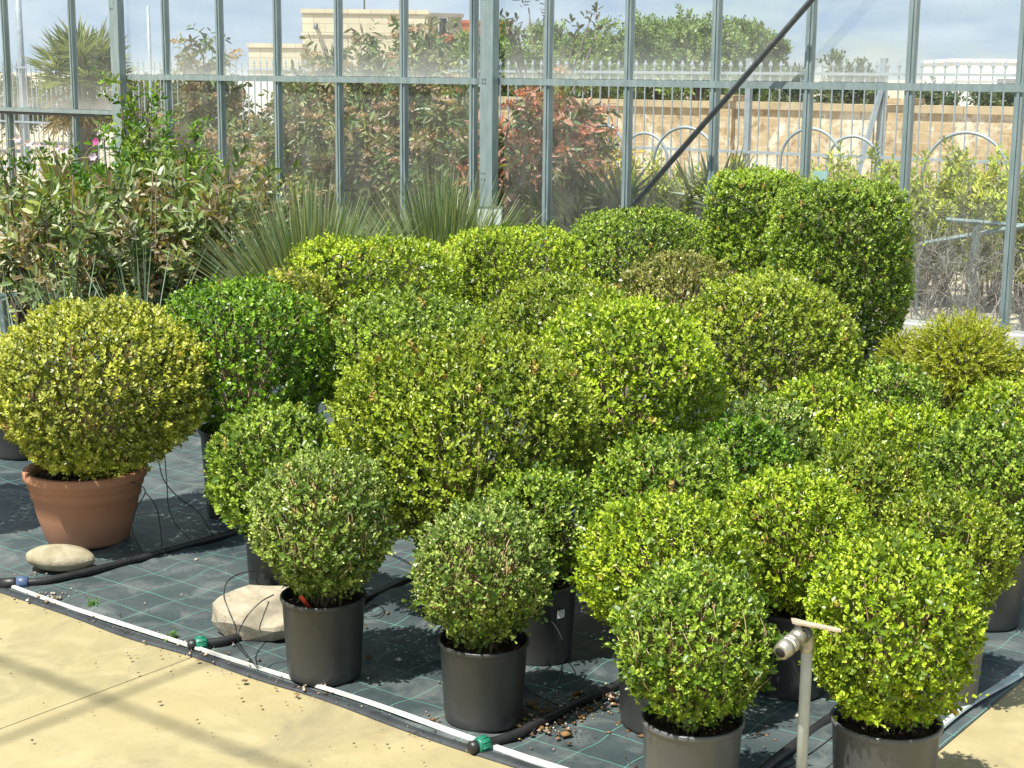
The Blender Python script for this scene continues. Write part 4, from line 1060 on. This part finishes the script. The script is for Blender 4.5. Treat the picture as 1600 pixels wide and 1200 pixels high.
PKB = [(.50, .35, .28), (.58, .43, .34), (.45, .33, .24), (.56, .38, .33)]
RED = [(.60, .24, .18), (.58, .33, .27), (.50, .24, .18)]
phot = [(325, 42, 1.5, .34, 0, 'with dark drooping leaves left of the cream building'), (395, 150, 1.2, .5, 0, 'low before the pale stone wall'), (462, 62, 1.9, .38, 0, 'in front of the cream building corner'), (520, 40, 1.5, .42, 0, 'rising against the cream building'), (585, 150, 1.1, .55, 0, 'below the rail between two glazing bars'), (615, 22, 1.7, .45, 0, 'tallest against the cream building'), (668, 0, 1.6, .36, 2, 'with red tips topping the cream building'), (735, 120, 1.2, .5, 2, 'with reddish tips beside the main steel post'), (690, 170, 1.0, .5, 0, 'low behind the narrower spiky rosette'), (835, 85, 1.6, .42, 1, 'with scarlet tips right of the main steel post'), (885, 135, 1.2, .48, 1, 'with scarlet leaves next to the yellow bush'), (800, 165, .9, .5, 1, 'dark, low, right behind the main steel post'), (270, 150, 1.6, .5, 0, 'behind the tall airy light green shrub'), (450, 190, .95, .5, 0, 'behind the larger spiky rosette')]
for i, (x, y, off, w, red, where) in enumerate(phot):
    Z = Wd(x) + off; hh = top_h(x, y, Z)
    leafy_shrub('photinia_shrub', 'photinia hedge shrub ' + where, 'shrub', base_at(x, Z, -.06), hh + .06, w, 20, int(390 * hh / 2 * (w / .45)), 7, .112, .040, .17, PHR if red == 1 else PH, 200 + i, z_lo=.06, droop=.35, upright=.6, sp=(80, 35), group='photinias behind the glass', flowers=flower_heads(RED if red == 1 else (RED + PKB + PKB if red else PKB), 46 if y < 100 else 42, .10), top_bias=1.7)

# fan palms
def fan_palm(label, px, Z, height, n_fan, fan_r, cols, seed, trunk_h, up=.25, group='fan palms behind the glass', dead=8):
    rng = np.random.default_rng(seed); b = base_at(px, Z, -.06); t = thing('fan_palm', label, 'palm', tuple(b), 0, group)
    if trunk_h > .1:
        nt_ = 14; mb = MB(); add_tube(mb, [(0, 0, z) for z in np.linspace(0, trunk_h, nt_)], .10 + .03 * rng.random(nt_), 10); obj('trunk', mb.mesh('trunk', True), M_BARK, t)
    Ps, Ds, Ns, Ls, Cs = [], [], [], [], []; mb = MB()
    for i in range(n_fan):
        a = i * 2.4; isdead = i < dead; u = rng.random()
        el = math.radians(-55 + 30 * u) if isdead else math.radians(-5 + 85 * u ** .8)
        d = np.array([math.cos(el) * math.cos(a), math.cos(el) * math.sin(a), math.sin(el)])
        pl = (height - trunk_h) * rng.uniform(.35, .6); c0 = np.array([0, 0, trunk_h]); hub = c0 + d * pl
        add_tube(mb, [c0, c0 + d * pl * .5 + UP * .02, hub], .007, 4)
        side = norm(np.cross(d, UP) + .01); nr = np.cross(side, d); nb_ = 24
        for j in range(nb_):
            th = (j / (nb_ - 1) - .5) * math.radians(250); D = d * math.cos(th) + side * math.sin(th) + nr * .12 * rng.normal()
            D = norm(D + nr * .15 - UP * (.12 if not isdead else .5) * rng.random())
            Ps.append(hub); Ds.append(D); Ns.append(nr); Ls.append(fan_r * rng.uniform(.8, 1.05) * (1 - .25 * abs(th) / 2.2))
            c = np.array(cols[rng.integers(len(cols))]) if not isdead else np.array((.34, .26, .14)); Cs.append(c * (1 + rng.normal(0, .15)))
    obj('leaf_stalks', mb.mesh('leaf_stalks', True), M_TWIG, t)
    Ls = np.array(Ls); stuff(obj('fronds', leaf_mesh('fronds', np.array(Ps), np.array(Ds), np.array(Ns), Ls, Ls * .085, np.clip(np.array(Cs), .01, 1), quads=2, fold=.5, wpos=.45, curl=-.06), M_LEAF, t))
PALM = [(.22, .27, .11), (.28, .33, .14), (.17, .22, .09), (.36, .37, .18)]
fan_palm('fan palm with a shaggy brown skirt on a trunk left of the left post', 140, 17.5, 2.45, 50, .40, PALM, 1, 1.70, dead=14)
fan_palm('low bushy fan palm at the foot of the shaggy palm', 110, 16.5, 1.2, 22, .45, [(.22, .26, .08), (.30, .31, .10)], 2, .2, dead=2)
fan_palm('low dark fan palm in front of the scarlet photinia', 880, Wd(880) + .7, 1.05, 20, .45, [(.07, .11, .05), (.11, .15, .06)], 3, .25, dead=2)
fan_palm('dark fan palm under the yellow bush', 962, Wd(962) + .9, 1.2, 22, .45, [(.08, .12, .06), (.13, .16, .08)], 4, .3, dead=1)
fan_palm('pale fan palm before the pale stone wall by the tall dark box', 1118, Wd(1118) + 1.2, 1.3, 20, .45, [(.17, .20, .10), (.22, .24, .12)], 5, .4, dead=0)

# yellow-green hedge shrubs outside at the right
YG = [(.40, .48, .06), (.52, .56, .10), (.32, .40, .055), (.60, .58, .14)]
yg = [(1000, 252, 1.5), (1050, 245, 2.0), (1085, 262, 1.4), (1160, 248, 2.2), (1210, 252, 1.8), (1245, 240, 2.4), (1300, 228, 2.1), (1345, 252, 1.6), (1385, 222, 2.3), (1440, 240, 1.9), (1480, 222, 2.2), (1530, 246, 1.8), (1568, 230, 2.3), (1610, 226, 2.0)]
wh = ['right of the dark fan palm', 'beside the left steel hoop', 'low in front of the left hoops', 'behind the pale fan palm', 'behind the tall dark box', 'under a glazing bar above the box column', 'between the two middle hoops', 'low under the smaller hoop', 'against the braced fence post', 'right of the braced fence post', 'with thin tops inside the right hoop', 'filling the right hoop', 'by the last glazing bar', 'at the picture edge']
for i, ((x, y, off), w_) in enumerate(zip(yg, wh)):
    Z = Wd(x) + off; hh = top_h(x, y, Z)
    leafy_shrub('hedge_shrub', 'yellow-green hedge shrub ' + w_, 'shrub', base_at(x, Z, -.06), hh + .06, .38, 14, 400, 7, .064, .025, .13, YG, 300 + i, tip=(.34, .36, .08), z_lo=.25, upright=.75, sp=(70, 25), group='yellow-green shrubs behind the glass')
leafy_shrub('yellow_bush', 'yellow flowering bush in front of the stone wall next to the red photinia', 'shrub', base_at(945, Wd(945) + 2.2, -.06), top_h(945, 188, Wd(945) + 2.2) + .06, .26, 10, 240, 6, .065, .024, .13, [(.55, .42, .03), (.42, .38, .05), (.25, .27, .05), (.60, .48, .05)], 330, z_lo=.45, upright=.5)
# leafless twiggy shrubs
def bare_shrub(label, px, Z, height, width, n, seed):
    rng = np.random.default_rng(seed); t = thing('bare_shrub', label, 'shrub', tuple(base_at(px, Z, -.06)), 0, 'leafless twiggy shrubs')
    mb = MB()
    def grow(p, d, l, r_, lev):
        pts = [p]; dd = d.copy()
        for s in range(4): dd = norm(dd + rng.normal(0, .22, 3) + UP * .05); pts.append(pts[-1] + dd * l / 4)
        pts = np.array(pts); pts[:, 2] = np.maximum(pts[:, 2], .01); add_tube(mb, pts, np.linspace(r_, r_ * .55, 5), 3)
        if lev < 3:
            for q in range(3): k = rng.integers(1, 5); grow(pts[k], norm(dd + rng.normal(0, .75, 3)), l * rng.uniform(.45, .75), r_ * .55, lev + 1)
    for i in range(n):
        a = rng.uniform(0, 6.28); grow(np.array([rng.normal(0, .08), rng.normal(0, .08), 0]), norm(np.array([math.cos(a) * width, math.sin(a) * width, 1.0])), height * rng.uniform(.4, .62), .008, 0)
    obj('branches', mb.mesh('branches', True), M_GREYTWIG, t)
for i, (x, off, hh, w_) in enumerate([(1440, .7, 1.25, 'right beside the box column'), (1500, .9, 1.15, 'behind the feathery conifer'), (1550, .6, 1.0, 'at the last glazing bar'), (1610, .8, 1.2, 'at the picture edge'), (1470, 1.3, 1.3, 'under the grey steel rails')]):
    bare_shrub('leafless grey twiggy shrub ' + w_, x, Wd(x) + off, hh, .45, 9, 400 + i)
# grey steel rails outside (bench frame)
Zr = Wd(1525) + 1.3
ra = at(1437, 382, Zr + .35); rb = at(1640, 346, Zr - .25); rc = at(1478, 343, Zr - .0); rd = at(1600, 353, Zr - .05)
RL = thing('steel_rails', 'grey steel rails on a post standing among the bare twigs', 'railing', (0, 0, -.06))
def bar(name, a, b, w, mat, parent):
    a = np.array(a) - np.array(parent.location); b = np.array(b) - np.array(parent.location)
    mb = MB(); add_tube(mb, [a, b], w, 4); return obj(name, mb.mesh(name), mat, parent)
rm = at(1524, 362, Zr); post_top = at(1526, 350, Zr)
bar('rail', ra, rb, .022, M_STEEL, RL); bar('rail', rc, rd, .018, M_STEEL, RL); bar('post', post_top, (post_top[0], post_top[1], -.06), .035, M_STEEL, RL)
bar('post', ra, (ra[0], ra[1], -.06), .02, M_STEEL, RL); bar('post', rb, (rb[0], rb[1], -.06), .02, M_STEEL, RL)

# ------------------------------------------------------------------ hoops, fence, stone wall, buildings, far trees
def hoop(label, px, py, rad_px, off):
    Z = Wd(px) + off; c = at(px, py, Z); R = rad_px * Z / F
    t = thing('steel_hoop', label, 'hoop', (c[0], c[1], -.06), ROTZ, 'steel hoops')
    zc = c[2] + .06 - R; R2 = R / math.cos(math.radians(0)) 
    pts = [(-R2, 0, 0), (-R2, 0, zc * .5)] + [(-R2 * math.cos(a), 0, zc + R * math.sin(a)) for a in np.linspace(0, math.pi, 22)] + [(R2, 0, zc * .5), (R2, 0, 0)]
    tube_obj('tube', pts, .015, M_FENCE, t, 8)
for x, y, r_, off, w_ in ((945, 196, 34, 3.2, 'behind the yellow bush'), (1008, 208, 42, 3.4, 'small, beside the yellow bush'), (1072, 199, 58, 2.9, 'crossed by the diagonal brace'), (1268, 201, 52, 3.0, 'above the box column'), (1334, 213, 44, 3.3, 'small, next to the braced fence post'), (1512, 207, 70, 2.6, 'widest, right of the braced fence post')):
    hoop('arched grey steel hoop ' + w_, x, y, r_, off)

# fence parallel to the glass wall
OFFF = 6.3
def fence_hit(x, y): d = ray(x, y); k = ((P0 - EYE)[:2] @ V[:2] + OFFF) / (d[:2] @ V[:2]); p = EYE + d * k; return (p - P0) @ U, p[2]
zt_ = fence_hit(1000, 93)[1]; zr_ = fence_hit(1000, 113)[1]; zb_ = fence_hit(1250, 241)[1]
FE = thing('metal_fence', 'long pale grey metal fence of spear-topped bars before the stone wall', 'fence', tuple(P0 + V * OFFF - UP * .06), ROTZ)
s_r = fence_hit(1700, 100)[0]; s_lf = fence_hit(-120, 100)[0]
mb = MB(); mb.box(-.007, .007, -.007, .007, 0.10, zr_ + .06 + (zt_ - zr_) * .35)
w0 = zr_ + .06 + (zt_ - zr_) * .3; w1 = zt_ + .06
sp = np.array([(-.03, 0, w0 + .05), (0, -.012, w0 + .05), (.03, 0, w0 + .05), (0, .012, w0 + .05), (0, 0, w1), (0, 0, w0)])
mb.add(sp, np.array([(0, 1, 4), (1, 2, 4), (2, 3, 4), (3, 0, 4), (1, 0, 5), (2, 1, 5), (3, 2, 5), (0, 3, 5)]))
pk = mb.mesh('picket'); pk.materials.append(M_FENCE)
x = -s_lf; PSP = .1335
while x < -s_r:
    o = bpy.data.objects.new('picket', pk); link(o, FE); o.location = (x, 0, 0); x += PSP
for z in (zr_ + .06, zb_ + .06, .16):
    mb = MB(); mb.box(-s_lf, -s_r, -.022, .022, z - .016, z + .016); obj('fence_rail', mb.mesh('fence_rail'), M_FENCE, FE)
for px in (1378, 1168, 560, 30):
    s = fence_hit(px, 100)[0]; mb = MB(); mb.box(-s - .035, -s + .035, .024, .09, 0, zt_ + .08); po = obj('fence_post', mb.mesh('fence_post'), M_FENCE, FE)
    if px == 1378:
        mb = MB(); add_tube(mb, [(-s - .22, -.42, 0), (-s + .0, .02, zr_ - .1)], .035, 4); obj('fence_brace', mb.mesh('fence_brace'), M_FENCE, FE)

# stone wall of sawn blocks behind the fence
m, nt, out = new_mat('stone_blocks'); c = coords(nt)
mpn = nt.nodes.new('ShaderNodeMapping'); mpn.inputs['Rotation'].default_value = (math.radians(90), 0, 0); nt.links.new(c, mpn.inputs['Vector'])
bt = nt.nodes.new('ShaderNodeTexBrick'); bt.inputs['Scale'].default_value = 1.0; bt.inputs['Brick Width'].default_value = .48; bt.inputs['Row Height'].default_value = .15; bt.inputs['Mortar Size'].default_value = .010
bt.inputs['Color1'].default_value = (.38, .275, .155, 1); bt.inputs['Color2'].default_value = (.43, .33, .195, 1); bt.inputs['Mortar'].default_value = (.46, .37, .24, 1)
nt.links.new(mpn.outputs[0], bt.inputs['Vector'])
n1 = noise(nt, c, 1.1, 8, .7, .6); n2 = noise(nt, c, 7, 7, .7, .5)
col = mixc(nt, bt.outputs['Color'], (.70, .64, .54), ramp(nt, n1, [(.50, (0, 0, 0)), (.60, (.8, .8, .8))]))
col = mixc(nt, col, (.20, .13, .07), ramp(nt, n2, [(.52, (0, 0, 0)), (.66, (.85, .85, .85))]))
principled(nt, out, col, .9, 0, .2, bump(nt, n2, .6, .03)); M_BLOCK = m
M_COPE = stone_mat('coping_stone', (.34, .26, .15), (.44, .35, .22), 3)
OFFW = 12.0
def wl_hit(x, y): d = ray(x, y); k = ((P0 - EYE)[:2] @ V[:2] + OFFW) / (d[:2] @ V[:2]); p = EYE + d * k; return (p - P0) @ U, p[2]
SW = thing('stone_wall', 'tan sawn-stone boundary wall with a coping behind the spear fence', 'wall', tuple(P0 + V * OFFW - UP * .06), ROTZ)
zw = wl_hit(1250, 161)[1] + .06; s0 = wl_hit(1900, 160)[0]; s1 = wl_hit(560, 160)[0]
mb = MB(); mb.box(-s1, -s0, 0, .3, 0, zw - .11); obj('masonry', mb.mesh('masonry'), M_BLOCK, SW)
x = -s1; rg = random.Random(4)
while x < -s0:
    l = rg.uniform(.9, 1.3); mb = MB(); d_ = rg.uniform(-.006, .006); mb.box(x + .004, x + l - .004, -.06 + d_, .36, zw - .108, zw + d_); obj('coping_stone', mb.mesh('coping_stone'), M_COPE, SW); x += l
for px in (1135, 1408):
    s = wl_hit(px, 160)[0]; mb = MB(); mb.box(-s - .16, -s + .16, -.10, -.005, 0, zw - .111); mb.box(-s - .2, -s + .2, -.14, .40, zw + .01, zw + .10); obj('pier', mb.mesh('pier'), M_BLOCK, SW)

# buildings
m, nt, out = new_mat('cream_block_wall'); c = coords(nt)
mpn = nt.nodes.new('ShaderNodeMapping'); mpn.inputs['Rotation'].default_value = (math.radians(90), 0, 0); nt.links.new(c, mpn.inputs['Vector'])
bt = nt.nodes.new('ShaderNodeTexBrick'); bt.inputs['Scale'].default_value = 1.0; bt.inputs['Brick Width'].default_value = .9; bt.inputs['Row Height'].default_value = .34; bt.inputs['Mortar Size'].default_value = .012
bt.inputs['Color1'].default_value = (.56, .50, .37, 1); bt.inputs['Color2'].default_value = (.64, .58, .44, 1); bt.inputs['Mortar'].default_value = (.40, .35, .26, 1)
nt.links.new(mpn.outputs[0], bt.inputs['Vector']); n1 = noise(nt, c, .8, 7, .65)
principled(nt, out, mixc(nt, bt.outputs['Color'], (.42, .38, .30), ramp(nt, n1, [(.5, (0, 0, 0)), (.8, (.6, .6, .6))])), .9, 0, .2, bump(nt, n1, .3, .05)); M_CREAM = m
M_ORANGE = simple('orange_render', (.46, .13, .05), .9, 0, .15, 1.5, .2)
M_WHITEW = simple('white_render', (.72, .72, .70), .9, 0, .08, 1.0, .1)
M_WIN = simple('dark_window', (.03, .035, .04), .15, 0, .2, 3, .02)
def building(label, xl, xr, ytop, Z, depth, mat, rot, name='building', parapet=True, windows=(), antenna=False):
    a = at(xl, ytop, Z); b = at(xr, ytop, Z + math.tan(rot) * ((xr - xl) * Z / F)); w = np.linalg.norm((b - a)[:2]); h_ = a[2] + .06
    rz = math.atan2(b[1] - a[1], b[0] - a[0]); t = thing(name, label, 'building', (a[0], a[1], -.06), rz)
    mb = MB(); mb.box(0, w, 0, depth, 0, h_ - .001); obj('wall', mb.mesh('wall'), mat, t)
    if parapet:
        mb = MB(); mb.box(-.06, w + .06, -.06, depth + .06, h_, h_ + .16); obj('parapet', mb.mesh('parapet'), mat, t)
        mb = MB(); mb.box(-.05, w + .05, -.05, -.002, h_ - .85, h_ - .72); obj('string_course', mb.mesh('string_course'), mat, t)
    for (x0, x1, z0, z1) in windows:
        mb = MB(); mb.box(x0, x1, -.03, -.004, z0, z1); wn = obj('window', mb.mesh('window'), M_WHITEW, t)
        mb = MB(); mb.box(x0 + .08, x1 - .08, -.05, -.031, z0 + .08, z1 - .08); obj('pane', mb.mesh('pane'), M_WIN, wn)
    if antenna:
        mb = MB(); add_tube(mb, [(w * .45, depth * .5, h_ + .16), (w * .45, depth * .5, h_ + 2.5)], .04, 5)
        for q in range(5): add_tube(mb, [(w * .45 - .6 + q * .04, depth * .5, h_ + 1.6 + q * .2), (w * .45 + .6 - q * .04, depth * .5, h_ + 1.6 + q * .2)], .025, 4)
        obj('antenna', mb.mesh('antenna', True), M_STEELD, t)
        mb = MB(); add_tube(mb, spline([(.55, -.05, h_ - .5), (.55, -.2, h_ - .5), (.55, -.25, h_ - .62)], 8), .09, 8); obj('drain_spout', mb.mesh('drain_spout', True), M_STEELD, t)
    return t
building('cream block building with a flat parapet roof and antenna', 472, 668, 20, 62, 9, M_CREAM, .04, antenna=True)
building('lower cream annex joined to the left of the cream block building', 388, 470, 74, 60, 7, M_CREAM, .04)
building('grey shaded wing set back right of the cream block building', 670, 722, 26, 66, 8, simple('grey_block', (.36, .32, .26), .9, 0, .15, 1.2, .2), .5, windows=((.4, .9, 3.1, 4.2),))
building('orange house showing beyond the cream block building', 716, 800, 36, 85, 10, M_ORANGE, .1, windows=((1.2, 2.2, 2.2, 3.6),))
building('white flat-roofed house above the stone wall', 1490, 1660, 97, 75, 10, M_WHITEW, -.1, windows=((2.0, 3.2, .9, 1.9), (4.6, 5.4, .4, 2.0)))
building('low white house behind the reddish hedge seen past the cream annex', 300, 440, 126, 50, 7, M_WHITEW, .0, parapet=False)

# poles
def pole(label, px, ytop, Z, r_, arm=False):
    c = at(px, ytop, Z); t = thing('pole', label, 'pole', (c[0], c[1], -.06))
    tube_obj('shaft', [(0, 0, 0), (0, 0, c[2] * .5), (0, 0, c[2] + .06)], [r_ * 1.2, r_, r_ * .8], M_FENCE, t, 8)
    tube_obj('base_plate', [(0, 0, 0), (0, 0, .05)], [r_ * 3, r_ * 3], M_FENCE, t, 8)
pole('tall thin grey pole beyond the fence at the far left', 25, -60, 30, .07)
pole('thin bare pole beside the fan palm behind the left post', 231, 9, 24, .03)

# far trees
def tree(label, px, ytop, Z, rx, seed, cols, trunk_h=1.2, n=900, leaf=.16, ry=None, group='trees beyond the stone wall'):
    rng = np.random.default_rng(seed); b = base_at(px, Z, -.06); t = thing('tree', label, 'tree', tuple(b), 0, group)
    R = rx * Z / F; topz = top_h(px, ytop, Z) + .06; Rz = (topz - trunk_h) / 2; cz = topz - Rz
    ncl = 46; cd = norm(rng.normal(size=(ncl, 3)) + UP * .25); cp = cd * np.array([R, R, Rz]) * (rng.uniform(.45, 1.02, ncl))[:, None]; cr = rng.uniform(.16, .40, ncl) * min(R, Rz)
    P = []; 
    for c_, r_ in zip(cp, cr):
        k = n // ncl; d = norm(rng.normal(size=(k, 3))); P.append(c_ + d * (r_ * rng.uniform(.5, 1.05, k))[:, None])
    P = np.concatenate(P) + np.array([0, 0, cz]); m = len(P); P[:, 2] = np.maximum(P[:, 2], .3)
    A = norm((P - np.array([0, 0, cz])) / np.array([R, R, Rz]) * .6 + UP * .4 + rng.normal(0, .4, (m, 3)))
    lv = shoots(P, A, np.full(m, leaf * 2.2), 5, leaf, leaf * .42, mix_cols(cols, m, rng), rng, pair=True, sp0=70, sp1=25)
    stuff(obj('crown', leaf_mesh('crown', *lv, quads=1), M_LEAF, t))
    mb = MB(); add_tube(mb, [(0, 0, 0), (.05, 0, trunk_h * .6), (0, .05, cz)], [.16, .12, .07], 8)
    for c_ in cp[::3]: add_tube(mb, spline([(0, 0, trunk_h * .7), c_ * .5 + np.array([0, 0, cz * .85]), c_ + np.array([0, 0, cz])], 6), np.linspace(.05, .015, 7), 4)
    obj('trunk', mb.mesh('trunk', True), M_BARK, t)
TG = [(.15, .23, .06), (.20, .28, .075), (.12, .19, .05), (.24, .31, .10)]
for i, (x, y, Z, r_, w_) in enumerate([(760, 48, 36, 55, 'left of the main steel post'), (850, 44, 38, 60, 'behind the sparse magnolia branches'), (905, 52, 35, 45, 'lower, right of the magnolia branches'), (965, 36, 37, 60, 'left half of the dense clump'), (1030, 27, 38, 62, 'tallest of the dense clump'), (1095, 32, 36, 60, 'right part of the dense clump'), (1150, 40, 38, 48, 'at the right end of the dense clump'), (1192, 62, 40, 26, 'small, right where the brace crosses the rail')]):
    tree('feathery green tree beyond the stone wall, ' + w_, x, y, Z, r_, 500 + i, TG, n=1150, leaf=.12, trunk_h=.9)
for i, (x, y, Z, r_, w_) in enumerate([(1235, 122, 34, 34, 'left of the braced fence post'), (1300, 100, 33, 26, 'between two glazing bars'), (1340, 108, 33, 18, 'thin, beside the braced fence post'), (1450, 140, 40, 36, 'in front of the white house'), (1545, 138, 40, 34, 'before the white house wall'), (40, 132, 40, 60, 'at the foot of the tall thin pole'), (-40, 128, 36, 60, 'by the picture edge'), (120, 136, 38, 60, 'behind the shaggy fan palm'), (200, 130, 36, 60, 'behind the left post'), (260, 126, 36, 50, 'by the thin bare pole'), (330, 130, 30, 60, 'behind the reddish hedge')]):
    tree('low dark green bush beyond the fence ' + w_, x, y, Z, r_, 530 + i, [(.08, .12, .05), (.11, .15, .06), (.14, .16, .08)], n=420, leaf=.13, trunk_h=.3, group='low bushes beyond the fence')
# sparse magnolia tree close outside
def sparse_tree():
    rng = np.random.default_rng(77); Z = Wd(850) + 2.6; b = base_at(850, Z, -.06)
    t = thing('magnolia_tree', 'sparse dark magnolia branches reaching above the scarlet photinia', 'tree', tuple(b))
    loc = np.array(t.location); mb = MB(); P = []; A = []
    ends = [(826, 12), (808, 50), (850, 25), (925, 22), (900, 48), (805, 75), (935, 48), (880, 70), (790, 40)]
    for (x, y) in ends:
        e = at(x, y, Z + rng.normal(0, .25)) - loc; mid = e * .62 + np.array([0, 0, .25]); mid[:2] *= .8
        add_tube(mb, spline([(0, 0, 0), (rng.normal(0, .05), 0, 1.1), mid, e], 12), np.linspace(.026, .006, 13)[:13], 5)
        for q in range(3): P.append(e + rng.normal(0, .04, 3)); A.append(norm(rng.normal(0, .5, 3) + UP))
        for q in range(1): P.append(mid + rng.normal(0, .06, 3)); A.append(norm(rng.normal(0, .6, 3) + UP * .8))
    obj('trunk', mb.mesh('trunk', True), M_BARK, t)
    lv = shoots(np.array(P), np.array(A), np.full(len(P), .08), 5, .085, .038, mix_cols([(.06, .07, .04), (.10, .09, .05), (.07, .09, .05)], len(P), rng), rng, pair=False, sp0=80, sp1=20)
    stuff(obj('crown', leaf_mesh('crown', *lv, curl=-.1), M_LEAF, t))
sparse_tree()
